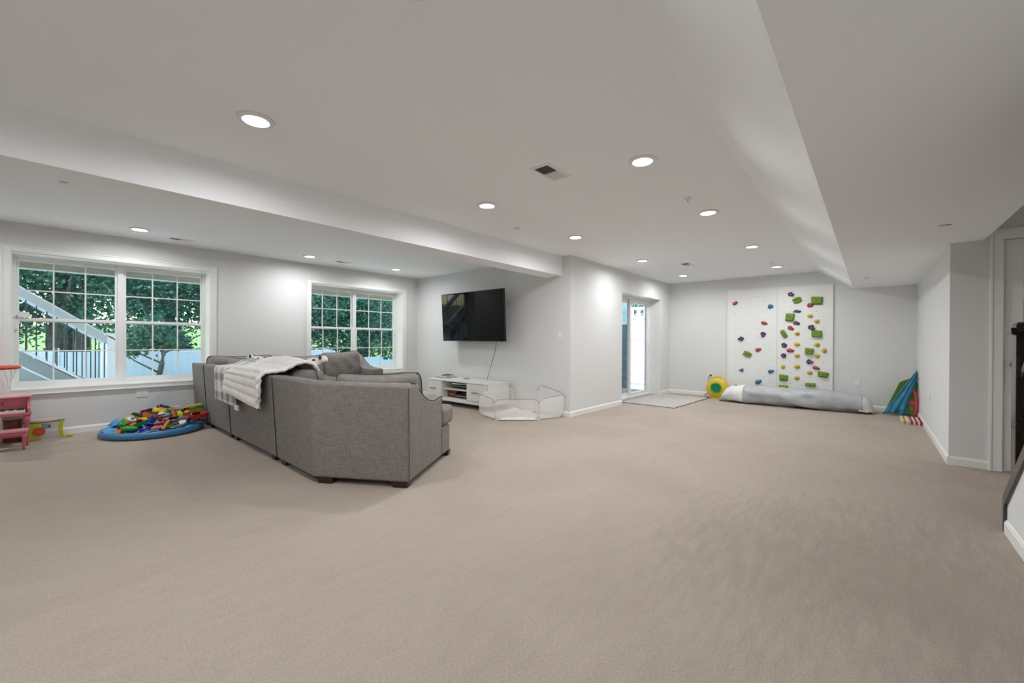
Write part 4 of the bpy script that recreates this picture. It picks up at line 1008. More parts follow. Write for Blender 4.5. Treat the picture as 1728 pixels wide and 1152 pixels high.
# ------------------------------------------------------------------ blue play mat and the toys heaped on it
pm = thing('play_mat', (.935, 6.64, 0), 'round blue inflatable-edged play mat holding a heap of toys beside the sofa', 'play mat')
bm = new(); ringp = [(.935 + .455 * math.cos(2 * PI * k / 48), 6.64 + .46 * math.sin(2 * PI * k / 48), .042) for k in range(48)]
tube(bm, ringp, .040, 12, closed=True); obj('padded_rim', bm, M['blue'], pm, smooth=True)
bm = new()
def matf(a, b):
    t = 2 * PI * a; r_ = .47 * b
    edge = .085 * max(0, (b - .55) / .45) ** 1.2 + .03 * max(0, noise.noise(Vector((math.cos(t) * 3, math.sin(t) * 3, b * 4)))) * b
    if b > .93: edge = edge - (b - .93) * .3
    return Vector((.935 + r_ * math.cos(t), 6.64 + r_ * math.sin(t), .010 + edge + .022 * math.sin(14 * t) * max(0, b - .5) * (1 - b) * 2))
grid(bm, matf, 60, 16, closed_u=True); bmesh.ops.remove_doubles(bm, verts=bm.verts, dist=.0005); obj('gathered_sheet', bm, M['blue_fab'], pm, smooth=True)
bm = new()
grid(bm, lambda a, b: Vector((.56 + .13 * a + .02 * math.sin(b * 5), 6.86 + .1 * b, .09 + .08 * math.sin(PI * a) * math.sin(PI * b))), 10, 10); obj('sheet_fold', bm, M['blue_fab'], pm, smooth=True, solid=.004)

TC = {'red': (.50, .02, .02), 'orange': (.72, .20, .02), 'yellow': (.72, .52, .03), 'green': (.02, .30, .04), 'lime': (.28, .48, .04), 'blue': (.02, .08, .42), 'black': (.012, .012, .014), 'white': (.66, .64, .6), 'pink': (.65, .18, .24), 'brown': (.12, .04, .02), 'grey': (.22, .22, .25), 'teal': (.02, .30, .32)}
TM = {k: mat('toy_' + k, c, .35) for k, c in TC.items()}
def toy_mesh(kind, col):
    """returns list of (part name, bm, material)"""
    m_ = TM[col]; alt = TM['black' if col != 'black' else 'yellow']; out = []
    if kind == 'brick':
        bm = new(); bx(bm, -.035, .035, -.02, .02, 0, .026); out.append(('block', bm, m_))
        bm = new()
        for i in range(4):
            for j in range(2): lathe(bm, [(.006, .026), (.006, .032), (0, .032)], (-.026 + i * .0175, -.009 + j * .018, 0), 10)
        out.append(('stud', bm, m_))
    elif kind == 'car':
        bm = new(); prism(bm, [(-.045, -.02, .01), (.045, -.02, .01), (.045, -.02, .024), (.02, -.02, .028), (.008, -.02, .042), (-.025, -.02, .042), (-.036, -.02, .028), (-.045, -.02, .026)], [(-.045, .02, .01), (.045, .02, .01), (.045, .02, .024), (.02, .02, .028), (.008, .02, .042), (-.025, .02, .042), (-.036, .02, .028), (-.045, .02, .026)]); out.append(('car_body', bm, m_))
        for x in (-.026, .026):
            for y in (-.022, .022):
                bm = new(); lathe(bm, [(0, -.004), (.011, -.004), (.011, .004), (0, .004)], seg=12, M4=Matrix.Translation((x, y, .011)) @ Matrix.Rotation(PI / 2, 4, 'X')); out.append(('wheel', bm, TM['black']))
    elif kind == 'ball':
        bm = new(); ball(bm, (0, 0, .026), .026, 2); out.append(('sphere', bm, m_))
        bm = new(); lathe(bm, [(.0255, .022), (.0272, .026), (.0255, .030)], seg=20); out.append(('band', bm, alt))
    elif kind == 'tube':
        bm = new(); tube(bm, [(-.06, 0, .013), (.06, 0, .013)], .013, 12); out.append(('rod', bm, m_))
        for x in (-.063, .063):
            bm = new(); tube(bm, [(x - .005, 0, .013), (x + .005, 0, .013)], .015, 12); out.append(('end_cap', bm, alt))
    elif kind == 'comb':
        bm = new(); bx(bm, -.065, .065, -.006, .006, 0, .022)
        for i in range(9): bx(bm, -.06 + i * .014, -.052 + i * .014, -.006, .006, .022, .034)
        out.append(('toothed_bar', bm, m_))
        bm = new(); bx(bm, -.065, .065, .006, .011, 0, .012); out.append(('rail', bm, alt))
    elif kind == 'boat':
        bm = new(); prism(bm, [(-.045, -.016, 0), (.04, -.016, 0), (.055, 0, 0), (.04, .016, 0), (-.045, .016, 0)], [(-.06, -.026, .032), (.05, -.026, .032), (.078, 0, .038), (.05, .026, .032), (-.06, .026, .032)]); out.append(('hull', bm, m_))
        bm = new(); bx(bm, -.03, .01, -.014, .014, .032, .05); out.append(('cabin', bm, alt))
    elif kind == 'cone':
        bm = new(); lathe(bm, [(0, 0), (.026, 0), (.022, .012), (.006, .06), (0, .062)], seg=16); out.append(('cone_body', bm, m_))
        bm = new(); lathe(bm, [(0, 0), (.033, 0), (.033, .005), (0, .005)], seg=16); out.append(('cone_foot', bm, alt))
    elif kind == 'shovel':
        bm = new(); tube(bm, [(-.07, 0, .01), (.02, 0, .012)], .007, 8); out.append(('handle', bm, m_))
        bm = new(); prism(bm, [(.02, -.022, .006), (.075, -.016, .004), (.075, .016, .004), (.02, .022, .006)], [(.02, -.024, .014), (.078, -.017, .009), (.078, .017, .009), (.02, .024, .014)]); out.append(('blade', bm, m_))
    elif kind == 'leaf':
        bm = new(); ball(bm, (0, 0, .02), 1, 2, .065, .036, .02, .3); out.append(('shell', bm, m_))
        bm = new(); ball(bm, (.045, 0, .034), .01, 1); out.append(('knob', bm, alt))
    elif kind == 'gear':
        bm = new(); lathe(bm, [(.010, 0), (.034, 0), (.034, .012), (.010, .012), (.010, 0)], seg=20)
        for i in range(10): bx(bm, .032, .042, -.004, .004, .001, .011, Matrix.Rotation(2 * PI * i / 10, 4, 'Z'))
        out.append(('gear_wheel', bm, m_))
        bm = new(); lathe(bm, [(0, -.002), (.009, -.002), (.009, .018), (0, .018)], seg=10); out.append(('axle', bm, alt))
    return out
KN = {'brick': 'toy_brick', 'car': 'toy_car', 'ball': 'toy_ball', 'tube': 'toy_rod', 'comb': 'toothed_toy_bar', 'boat': 'toy_boat', 'cone': 'toy_cone', 'shovel': 'toy_shovel', 'leaf': 'toy_turtle', 'gear': 'toy_gear'}
KD = {'brick': 'studded building brick', 'car': 'little toy car', 'ball': 'small toy ball with a band', 'tube': 'capped toy rod', 'comb': 'toothed plastic bar', 'boat': 'small toy boat', 'cone': 'toy cone', 'shovel': 'toy shovel', 'leaf': 'rounded turtle-shell toy', 'gear': 'toy gear wheel'}
cache = {}
HX, HY = 1.03, 6.62
def heap_z(x, y):
    dx = (x - HX) / .40; dy = (y - HY) / .34; r2 = dx * dx + dy * dy
    return .03 + .19 * max(0, 1 - r2) ** .8 + (.03 if y > HY else 0)
placed = []
def toy(kind, col, x, y, z, rx=0, ry=0, rz=0, s=1., where=''):
    lab = '%s %s %s' % (col, KD[kind], where or 'in the toy heap on the blue mat')
    r = thing(KN[kind], (x, y, z), lab, 'toy', 'toys heaped on the blue mat'); r.rotation_euler = (rx, ry, rz); r.scale = (s, s, s)
    key = (kind, col)
    if key not in cache:
        cache[key] = [obj(n_, b_, mm_, r, local=True, smooth=(kind in ('ball', 'leaf'))) for n_, b_, mm_ in toy_mesh(kind, col)]
    else:
        for o_ in cache[key]:
            c = o_.copy(); COL.objects.link(c); c.parent = r
# the pieces one can recognise first
toy('leaf', 'green', .70, 6.42, .085, .1, .1, .3, 1.5, 'at the near left edge of the toy heap')
toy('tube', 'orange', 1.00, 6.33, .10, 0, -.5, 1.0, 1.5, 'slanting at the front of the toy heap')
toy('comb', 'lime', .90, 6.36, .09, .3, -.4, .9, 1.2, 'slanting beside the orange rod')
toy('brick', 'yellow', .97, 6.60, .235, .5, .2, -.3, 1.7, 'tipped on top of the toy heap')
toy('tube', 'grey', 1.13, 6.58, .235, 0, .05, .2, 1.4, 'lying on top of the toy heap')
toy('boat', 'red', 1.33, 6.42, .14, 0, -.1, .25, 1.7, 'at the right end of the toy heap by the sofa')
toy('comb', 'orange', 1.31, 6.50, .205, 0, -.05, .2, 1.3, 'above the red toy boat')
toy('comb', 'green', 1.33, 6.53, .235, 0, -.1, .25, 1.3, 'topmost at the right end of the heap')
toy('ball', 'orange', 1.22, 6.44, .18, 0, 0, 0, 1.5, 'left of the red toy boat')
toy('shovel', 'yellow', 1.28, 6.62, .255, 0, -.2, .2, 1.8, 'laid across the back of the heap near the sofa')
toy('shovel', 'white', 1.08, 6.68, .26, 0, -.1, .1, 1.5, 'across the top of the heap')
toy('ball', 'brown', .99, 6.38, .10, 0, 0, 0, 1.2, 'near the front edge of the heap')
toy('leaf', 'brown', 1.10, 6.36, .10, .1, 0, .6, 1.1, 'at the front of the heap')
used = {('leaf', 'green'), ('tube', 'orange'), ('comb', 'lime'), ('brick', 'yellow'), ('tube', 'grey'), ('boat', 'red'), ('comb', 'orange'), ('comb', 'green'), ('ball', 'orange'), ('shovel', 'yellow'), ('shovel', 'white'), ('ball', 'brown'), ('leaf', 'brown')}
combos = [(k, c) for k in KN for c in TC if (k, c) not in used]
rt = random.Random(11); rt.shuffle(combos)
n_t = 0
for (k, c) in combos:
    if n_t >= 104: break
    for _ in range(30):
        x = HX + rt.uniform(-.40, .38); y = HY + rt.uniform(-.34, .30)
        if (x - .935) ** 2 + (y - 6.64) ** 2 > .40 ** 2: continue
        if ((x - HX) / .41) ** 2 + ((y - HY) / .35) ** 2 > 1: continue
        if all((x - a) ** 2 + (y - b) ** 2 > .028 ** 2 for a, b in placed): break
    placed.append((x, y))
    lev = rt.choice((.0, -.02, .012))
    toy(k, c, x, y, heap_z(x, y) + lev, rt.uniform(-.5, .5), rt.uniform(-.5, .5), rt.uniform(0, 6.3), rt.uniform(1.15, 1.6))
    n_t += 1

# ------------------------------------------------------------------ pink toy piano and its stool
pn = thing('toy_piano', (-.28, 6.92, 0), 'pink upright toy piano cut off by the left picture edge', 'toy piano')
PX0, PX1 = -.50, -.060
bm = new()
bx(bm, PX0, PX1, 6.93, 7.10, .33, .505)                       # upper case
prism(bm, [(PX1 - .018, 6.76, .345), (PX1 - .018, 7.10, .345), (PX1 - .018, 7.10, .505), (PX1 - .018, 6.90, .505), (PX1 - .018, 6.87, .44), (PX1 - .018, 6.83, .40), (PX1 - .018, 6.76, .395)],
      [(PX1, 6.76, .345), (PX1, 7.10, .345), (PX1, 7.10, .505), (PX1, 6.90, .505), (PX1, 6.87, .44), (PX1, 6.83, .40), (PX1, 6.76, .395)])
prism(bm, [(PX0, 6.76, .345), (PX0, 7.10, .345), (PX0, 7.10, .505), (PX0, 6.90, .505), (PX0, 6.87, .44), (PX0, 6.83, .40), (PX0, 6.76, .395)],
      [(PX0 + .018, 6.76, .345), (PX0 + .018, 7.10, .345), (PX0 + .018, 7.10, .505), (PX0 + .018, 6.90, .505), (PX0 + .018, 6.87, .44), (PX0 + .018, 6.83, .40), (PX0 + .018, 6.76, .395)])
obj('case', bm, M['pink'], pn, bevel=.003)
B('lid', M['pink2'], PX0 - .012, PX1 + .012, 6.875, 7.11, .505, .522, pn, bevel=.003)
B('key_bed', M['pink'], PX0 - .008, PX1 + .012, 6.75, 6.93, .325, .352, pn, bevel=.004)
nk = 21; kw_ = (PX1 - .03 - PX0 - .03) / nk
for k in range(nk):
    x = PX0 + .03 + k * kw_
    B('white_key', M['plate'], x + .0008, x + kw_ - .0008, 6.785, 6.90, .353, .375, pn)
for k in range(nk - 1):
    if k % 7 in (2, 6): continue
    x = PX0 + .03 + (k + 1) * kw_
    B('black_key', M['black'], x - .0055, x + .0055, 6.83, 6.915, .375, .388, pn)
bm = new(); bx(bm, PX0 + .018, PX1 - .018, 6.915, 6.93, .352, .505); obj('fascia', bm, M['pink'], pn)
def turned(x, y, h, r0=.016, top=.0):
    bm = new(); lathe(bm, [(0, 0), (r0 * .65, 0), (r0 * .8, h * .25), (r0 * .95, h * .55), (r0 * .75, h * .66), (r0 * 1.05, h * .68), (r0 * .8, h * .72), (r0 * 1.15, h * .75), (r0 * 1.2, h), (0, h)], (x, y, 0), 14); return bm
for x in (PX0 + .03, PX1 - .022):
    for y in (6.785, 7.07): obj('leg', turned(x, y, .326, .021), M['pink'], pn, smooth=True)
B('stretcher', M['pink'], PX0 + .03, PX1 - .02, 7.02, 7.05, .06, .085, pn)
cu = bpy.data.curves.new('lettering', 'FONT'); cu.body = "s'"; cu.size = .06; cu.extrude = .0008
to = bpy.data.objects.new('tmp', cu); COL.objects.link(to)
me = bpy.data.meshes.new_from_object(to); bpy.data.objects.remove(to)
bm = new(); bm.from_mesh(me); bmesh.ops.transform(bm, matrix=Matrix.Translation((-.262, 6.9135, .436)) @ Matrix.Rotation(PI / 2, 4, 'X'), verts=bm.verts)
obj('lettering', bm, M['black'], pn, label='end of black script lettering')
stl = thing('piano_stool', (-.25, 6.60, 0), 'small pink bench in front of the toy piano', 'stool')
B('seat', M['pink2'], -.42, -.070, 6.53, 6.68, .185, .205, stl, bevel=.004)
B('apron', M['pink'], -.405, -.085, 6.545, 6.665, .155, .185, stl, bevel=.002)
for x in (-.395, -.098):
    for y in (6.555, 6.655): obj('leg', turned(x, y, .157, .015), M['pink'], stl, smooth=True)

# toy basketball hoop, mostly outside the frame
hp = thing('toy_basketball_hoop', (-.66, 6.42, 0), 'toy basketball hoop with orange rim and white net over the piano', 'basketball hoop')
HC = (-.285, 6.45)
bm = new(); tube(bm, [(HC[0] + .155 * math.cos(2 * PI * k / 32), HC[1] + .155 * math.sin(2 * PI * k / 32), .853) for k in range(32)], .017, 10, closed=True); obj('rim', bm, M['orange'], hp, smooth=True)
bm = new()
for k in range(16):
    for sg in (1, -1):
        pts = []
        for q in range(7):
            t = 2 * PI * k / 16 + sg * q * .13; rr = .15 - .055 * (q / 6) ** .7; pts.append((HC[0] + rr * math.cos(t), HC[1] + rr * math.sin(t), .84 - .20 * q / 6))
        tube(bm, pts, .0022, 4)
obj('net', bm, M['net'], hp)
bm = new(); bx(bm, -.50, -.475, 6.18, 6.72, .78, 1.16); obj('backboard', bm, M['white'], hp, bevel=.01)
bm = new(); bx(bm, -.475, -.43, 6.42, 6.48, .835, .87); obj('rim_bracket', bm, M['orange'], hp)
bm = new(); tube(bm, [(-.55, 6.45, .08), (-.55, 6.45, 1.0)], .022, 12); bx(bm, -.56, -.495, 6.42, 6.48, .90, 1.0); obj('pole', bm, M['b_blue'], hp)
bm = new(); lathe(bm, [(0, 0), (.16, 0), (.17, .03), (.13, .07), (.05, .09), (0, .09)], (-.60, 6.45, 0), 24); obj('base', bm, M['b_blue'], hp, smooth=True)

# clear toy case with printed front beside the piano
cl = thing('clear_toy_case', (.03, 7.04, 0), 'oval clear plastic toy case with yellow print and orange disc beside the piano', 'toy case')
def ovalring(z, k=1.): return [(.025 + .135 * k * math.cos(2 * PI * q / 32), 7.05 + .085 * k * math.sin(2 * PI * q / 32), z) for q in range(32)]
M['clear'] = sheer_mat('cloudy_clear_plastic', (.55, .55, .50), .38)
bm = new(); V = [[bm.verts.new(p) for p in ovalring(z)] for z in (.012, .205)]
for k in range(32): bm.faces.new((V[0][k], V[0][(k + 1) % 32], V[1][(k + 1) % 32], V[1][k]))
obj('clear_wall', bm, M['clear'], cl, smooth=True)
bm = new(); prism(bm, ovalring(.206), ovalring(.232, .96)); obj('lid', bm, M['cream'], cl, bevel=.004)
bm = new(); tube(bm, ovalring(.205, 1.01), .006, 6, closed=True); obj('zip_line', bm, M['backlit_dark'], cl)
bm = new(); prism(bm, ovalring(.001, .99), ovalring(.010, .99)); obj('base_plate', bm, M['cream'], cl)
bm = new(); V = []
for z in (.02, .195): V.append([bm.verts.new((.025 + .1365 * math.cos(t), 7.05 + .0865 * math.sin(t), z)) for t in [PI * 1.02 + k * .115 for k in range(14)]])
for k in range(13): bm.faces.new((V[0][k], V[0][k + 1], V[1][k + 1], V[1][k]))
obj('printed_panel', bm, M['limep'], cl, label='yellow-green printed panel')
bm = new(); lathe(bm, [(0, 0), (.040, 0), (.040, .006), (0, .006)], seg=24, M4=Matrix.Translation((.005, 6.961, .105)) @ Matrix.Rotation(PI / 2, 4, 'X')); obj('disc', bm, M['orange'], cl, label='orange disc with a dark rim')
bm = new(); lathe(bm, [(.040, 0), (.046, 0), (.046, .007), (.040, .007), (.040, 0)], seg=24, M4=Matrix.Translation((.005, 6.961, .105)) @ Matrix.Rotation(PI / 2, 4, 'X')); obj('disc_rim', bm, M['b_red'], cl)
bm = new(); ball(bm, (.05, 6.975, .155), 1, 2, .045, .006, .028); obj('print_mark', bm, M['backlit_dark'], cl, smooth=True)
bm = new()
def stp(a): return Vector((.178, 7.03, .20 - .185 * a)) + Vector((-.012 * math.sin(PI * a), 0, 0))
V1 = [bm.verts.new(stp(k / 10) + Vector((-.018, 0, 0))) for k in range(11)]; V2 = [bm.verts.new(stp(k / 10) + Vector((.018, -.004, 0))) for k in range(11)]
for k in range(10): bm.faces.new((V1[k], V1[k + 1], V2[k + 1], V2[k]))
obj('strap', bm, M['limep'], cl, solid=.005, label='lime yellow strap')
bm = new(); tube(bm, [(.155, 7.04, .205), (.20, 7.02, .208)], .006, 6); tube(bm, [(.16, 7.035, .20), (.155, 7.035, .15), (.17, 7.03, .09)], .003, 6); obj('strap_hook', bm, M['dgreen'], cl)
tg = thing('yellow_toy_clip', (.235, 7.02, 0), 'tiny yellow plastic clip on the carpet right of the clear case', 'toy')
bm = new(); tube(bm, [(.20, 7.02, .012), (.225, 7.02, .018)], .010, 8); obj('clip_body', bm, M['limep'], tg)
bm = new(); ball(bm, (.245, 7.02, .022), .020, 2, 1.2, .6, .9); obj('clip_head', bm, M['limep'], tg, smooth=True)
br = thing('wooden_toy_drum', (-.19, 7.15, 0), 'red-brown wooden toy drum standing behind the toy piano legs', 'toy drum')
bm = new(); lathe(bm, [(0, .0), (.07, 0), (.075, .02), (.068, .13), (.075, .25), (.07, .262), (0, .262)], (-.185, 7.14, 0), 24); obj('drum_shell', bm, M['brown'], br, smooth=True)
bm = new(); lathe(bm, [(.072, .262), (.078, .25), (.08, .27), (.072, .278), (0, .278)], (-.185, 7.14, 0), 24); obj('drum_skin', bm, M['cream'], br, smooth=True)
# little sensor on the left sash of window 1
ws = thing('window_sensor', (-.115, 7.48, 1.385), 'small white plastic box on the meeting rail of the left window', 'sensor')
bm = new(); prism(bm, [(-.16, 7.465, 1.384), (-.06, 7.465, 1.384), (-.06, 7.485, 1.384), (-.16, 7.485, 1.384)], [(-.15, 7.467, 1.45), (-.075, 7.467, 1.45), (-.075, 7.483, 1.45), (-.15, 7.483, 1.45)]); obj('box', bm, M['plate'], ws, bevel=.003)
bm = new(); bx(bm, -.175, -.15, 7.466, 7.48, 1.384, 1.398); obj('magnet', bm, M['grey_metal'], ws)

# ------------------------------------------------------------------ outside
bm = new(); bx(bm, -14, 30, YW + WT, 12.5, -.25, -.12); bx(bm, XT + .2, 30, YP + WT, YW + WT, -.25, -.12)
obj('patio', bm, M['concrete'], kind='structure', label='pale concrete patio outside the windows')
bm = new()
def lawn(a, b):
    x = -40 + 110 * a; y = 12.5 + 50 * b ** 1.4
    z = -.12 - .5 * min(1, (y - 12.5) / 3) + max(0, (y - 22)) * .075
    return Vector((x, y, z + .12 * noise.noise(Vector((x * .15, y * .15, 0)))))
grid(bm, lawn, 60, 40); 
o = obj('lawn', bm, M['grass'], smooth=True, kind='structure', label='green lawn rising beyond the fence')
# upper deck above the windows
dk = thing('upper_deck', (3, 9, 2.3), 'brown timber deck overhead outside the windows', 'deck')
for k in range(23):
    B('deck_board', M['deck'], -4, 11.5, 7.62 + k * .14, 7.62 + k * .14 + .134, 2.36, 2.385, dk)
B('rim_board', M['deck'], -4, 11.5, 10.78, 10.82, 2.33, 2.58, dk)
B('soffit_panel', M['deck'], -4, 11.5, 7.60, 10.78, 2.325, 2.35, dk)
B('soffit_panel', M['deck'], 5.5, 8.7, 3.78, 7.58, 2.325, 2.35, dk)  # unseen deck extension added to keep the sun off the patio door
for k in range(27): B('deck_board', M['deck'], 5.5, 8.7, 3.79 + k * .14, 3.79 + k * .14 + .134, 2.36, 2.385, dk)
B('rim_board', M['deck'], 8.7, 8.74, 3.78, 7.58, 2.33, 2.58, dk)
B('fascia', M['fence'], -4, 11.5, 10.82, 10.84, 2.305, 2.60, dk, label='white fascia strip')
# deck stairs: run parallel to the house, high on the left
ds = thing('deck_stairs', (0, 11.3, -.12), 'grey deck stairs with white railing seen through the left window', 'staircase')
SL = -.765
def zt(x): return 2.04 - .165 + (x + .244) * SL      # underside of the top rail
def bar(bm, xa, xb, y0, y1, off, h):
    prism(bm, [(xa, y0, zt(xa) + off), (xb, y0, zt(xb) + off), (xb, y0, zt(xb) + off + h), (xa, y0, zt(xa) + off + h)], [(xa, y1, zt(xa) + off), (xb, y1, zt(xb) + off), (xb, y1, zt(xb) + off + h), (xa, y1, zt(xa) + off + h)])
XA, XE = -1.55, 1.02
for yy, lab in ((11.08, 'near'), (12.15, 'far')):
    bm = new(); bar(bm, XA, XE, yy - .045, yy + .045, .0, .16); obj('top_rail', bm, M['railing'], ds, bevel=.005)
    bm = new(); bar(bm, XA, XE, yy - .06, yy + .06, .16, .025); obj('lit_rail_cap', bm, M['fence'], ds)  # white strip paints the highlight along the rail's upper edge
    bm = new(); bar(bm, XA, XE + .15, yy - .03, yy + .03, -.93, .05); obj('bottom_rail', bm, M['fence'], ds)
    bm = new(); bar(bm, XA, XE + .5, yy - .025, yy + .025, -1.20, .25); obj('stringer', bm, M['stairgrey'], ds)
    bm = new(); bar(bm, XA, XE + .5, yy - .03, yy + .03, -1.21, .035); obj('stringer_edge', bm, M['fence'], ds)
    for k in range(21):
        x = XA + .06 + k * .122
        bm = new(); bx(bm, x - .009, x + .009, yy - .012, yy + .012, zt(x) - .90, zt(x) + .01); obj('baluster', bm, M['backlit_dark'], ds)  # dark colour stands in for balusters seen against the light
    bm = new(); bx(bm, .86, 1.02, yy - .06, yy + .06, -.12, 1.20); obj('newel_post', bm, M['fence'], ds, bevel=.004)
    bm = new(); bx(bm, .825, 1.035, yy - .075, yy + .075, 1.20, 1.24); obj('post_cap', bm, M['fence'], ds, bevel=.004)
for k in range(12):
    x1_ = 1.45 - k * .25; z = zt(x1_) - .96
    if z < -.1: continue
    B('tread', M['stairgrey'], x1_ - .27, x1_, 11.11, 12.12, z - .03, z, ds)
pts = [(XA, -.12), (XE + .42, -.12), (XA, zt(XA) - 1.2)]
bm = new(); prism(bm, [(x, 11.10, z) for x, z in pts], [(x, 11.12, z) for x, z in pts]); obj('side_panel', bm, M['stairgrey'], ds, label='grey panel closing the space under the stairs')

# fences
fn = thing('vinyl_fence', (5, 16, -.6), 'long white vinyl fence across the back yard', 'fence')
for k in range(28):
    x = -6 + k * 1.05; z1_ = .80 + .035 * math.sin(k * .7)
    if x > 6: z1_ -= min(.5, (x - 6) * .14)
    bm = new(); bx(bm, x + .06, x + .985, 16.0, 16.03, -.75, z1_ - .05)
    for q in range(5): bx(bm, x + .065 + q * .185, x + .075 + q * .185, 15.99, 16.0, -.7, z1_ - .06)
    p_ = obj('fence_panel', bm, M['fence'], fn)
    bm = new(); bx(bm, x + .055, x + .99, 15.98, 16.05, z1_ - .06, z1_); obj('top_rail', bm, M['fence'], p_)
    bm = new(); bx(bm, x - .055, x + .055, 15.96, 16.07, -.8, z1_ + .08); po = obj('fence_post', bm, M['fence'], fn)
    bm = new(); prism(bm, [(x - .07, 15.945, z1_ + .08), (x + .07, 15.945, z1_ + .08), (x + .07, 16.085, z1_ + .08), (x - .07, 16.085, z1_ + .08)], [(x - .01, 16.005, z1_ + .13), (x + .01, 16.005, z1_ + .13), (x + .01, 16.025, z1_ + .13), (x - .01, 16.025, z1_ + .13)]); obj('post_cap', bm, M['fence'], po)
M['fence2'] = mat('bright_white_fence', (.85, .86, .86), .5)
f2 = thing('privacy_fence', (11.35, 6.0, -.12), 'tall white privacy fence with spindle top outside the patio door', 'fence')
for k in range(4):
    y = 3.9 + k * 1.9; X = 11.35
    bm = new(); bx(bm, X, X + .03, y + .06, y + 1.84, -.05, 1.80)
    for q in range(9): bx(bm, X - .01, X, y + .07 + q * .19, y + .08 + q * .19, 0, 1.78)
    pq = obj('fence_panel', bm, M['fence2'], f2)
    for za in (1.20, 1.80, 2.06): B('rail', M['fence2'], X - .03, X + .06, y + .055, y + 1.825, za, za + .07, pq)
    for q in range(9): B('spindle', M['fence2'], X + .005, X + .025, y + .11 + q * .2, y + .21 + q * .2, 1.87, 2.06, pq)
    B('fence_post', M['fence2'], X - .06, X + .07, y - .06, y + .06, -.12, 2.22, f2)
ps = thing('deck_post', (9.6, 4.6, -.12), 'weathered blue-grey deck post outside the patio door', 'post')
bm = new(); bx(bm, 9.49, 9.67, 4.51, 4.69, -.12, 2.7); obj('shaft', bm, M['post'], ps, bevel=.006)
bm = new(); bx(bm, 9.45, 9.71, 4.47, 4.73, -.12, -.04); obj('footing', bm, M['concrete'], ps, bevel=.006)

# trees
def tree(x, y, h, lab, m_='leaf1', crowns=((0, 0, 4, 2.2),), trunk=.22, n_=4200, ls=.13, seed=1, gz=-.6, bend=.3):
    rn = random.Random(seed)
    r = thing('tree', (x, y, gz), lab, 'tree', 'trees behind the house')
    bm = new(); N = 9
    pts = [(bend * math.sin(k / N * 2.2), .1 * math.sin(k), h * .8 * k / N) for k in range(N + 1)]
    tube(bm, pts, [trunk * (1.15 - .9 * k / N) for k in range(N + 1)], 12)
    for b in range(6):
        a = rn.uniform(0, 6.3); z0 = h * rn.uniform(.3, .7); L_ = rn.uniform(1, 2)
        i_ = min(N, int(z0 / (h * .8) * N)); p = pts[i_]
        tube(bm, [p, (p[0] + math.cos(a) * L_ * .5, p[1] + math.sin(a) * L_ * .5, p[2] + L_ * .3), (p[0] + math.cos(a) * L_, p[1] + math.sin(a) * L_, p[2] + L_ * .8)], [trunk * .35, trunk * .22, trunk * .08], 6)
    obj('trunk', bm, M['bark'], r, local=True, smooth=True)
    V, Fc = [], []
    tot = sum(c[3] ** 2 for c in crowns)
    for cx, cy, cz, cr in crowns:
        clumps = [(rn.gauss(0, 1), rn.gauss(0, 1), rn.gauss(0, 1)) for _ in range(26)]
        cl_ = []
        for q in clumps:
            L_ = math.sqrt(sum(t * t for t in q)) or 1; rr = cr * rn.uniform(.45, .95); cl_.append((cx + q[0] / L_ * rr, cy + q[1] / L_ * rr, cz + q[2] / L_ * rr * .85))
        for _ in range(int(n_ * cr * cr / tot)):
            q = rn.choice(cl_); s_ = cr * .24
            c = Vector((q[0] + rn.gauss(0, s_), q[1] + rn.gauss(0, s_), q[2] + rn.gauss(0, s_ * .8)))
            if c.z < .3: continue
            d = Vector((rn.gauss(0, 1), rn.gauss(0, 1), rn.gauss(0, .6))).normalized(); e = d.cross(Vector((rn.gauss(0, 1), rn.gauss(0, 1), rn.gauss(0, 1)))).normalized()
            l_ = ls * rn.uniform(.7, 1.4)
            i0 = len(V); V += [c - d * l_ * .5, c + e * l_ * .32 + d * l_ * .05, c + d * l_ * .5, c - e * l_ * .32 + d * l_ * .05]; Fc.append((i0, i0 + 1, i0 + 2, i0 + 3))
    me = bpy.data.meshes.new('foliage'); me.from_pydata([tuple(p) for p in V], [], Fc); me.materials.append(M[m_])
    o_ = bpy.data.objects.new('foliage', me); COL.objects.link(o_); o_.parent = r; o_['kind'] = 'stuff'
T = tree
T(.3, 19, 9, 'tree with the thick trunk directly behind the deck stairs', crowns=((0, 0, 5, 2.6), (-1.2, -.5, 3.4, 1.7), (1.6, .4, 4.2, 1.9)), trunk=.34, n_=16000, seed=1, ls=.115)
T(-2.2, 20, 9, 'dark tree at the far left of the large window', crowns=((0, 0, 4.6, 2.8), (1.2, -1, 2.6, 1.6)), trunk=.26, n_=12000, seed=2, ls=.115)
T(2.6, 17.6, 8, 'tree behind the fence in the right half of the large window', crowns=((0, 0, 4.4, 2.3), (-.9, -.6, 2.6, 1.3), (1.3, .2, 3.4, 1.5)), trunk=.24, n_=16000, seed=3, ls=.105)
T(4.9, 19.5, 9, 'bright leafy tree at the right end of the large window', 'leaf2', crowns=((0, 0, 5, 2.6), (-1, 0, 3.2, 1.6), (1.5, 0, 3, 1.6)), trunk=.2, n_=14000, seed=4, ls=.11)
T(2.02, 14.6, 3.0, 'young crooked tree in front of the fence in the large window', crowns=((-.1, 0, 1.85, .55), (-.4, .1, 1.5, .35), (.3, 0, 1.7, .4)), trunk=.075, n_=1500, seed=5, ls=.10, bend=.22)
T(7.4, 18.5, 9, 'tree with the pale trunk at the left of the corner window', 'leaf2', crowns=((0, 0, 4.6, 2.5), (1.2, -.8, 2.8, 1.6), (-1, -.3, 2.8, 1.4)), trunk=.32, n_=16000, seed=6, ls=.11)
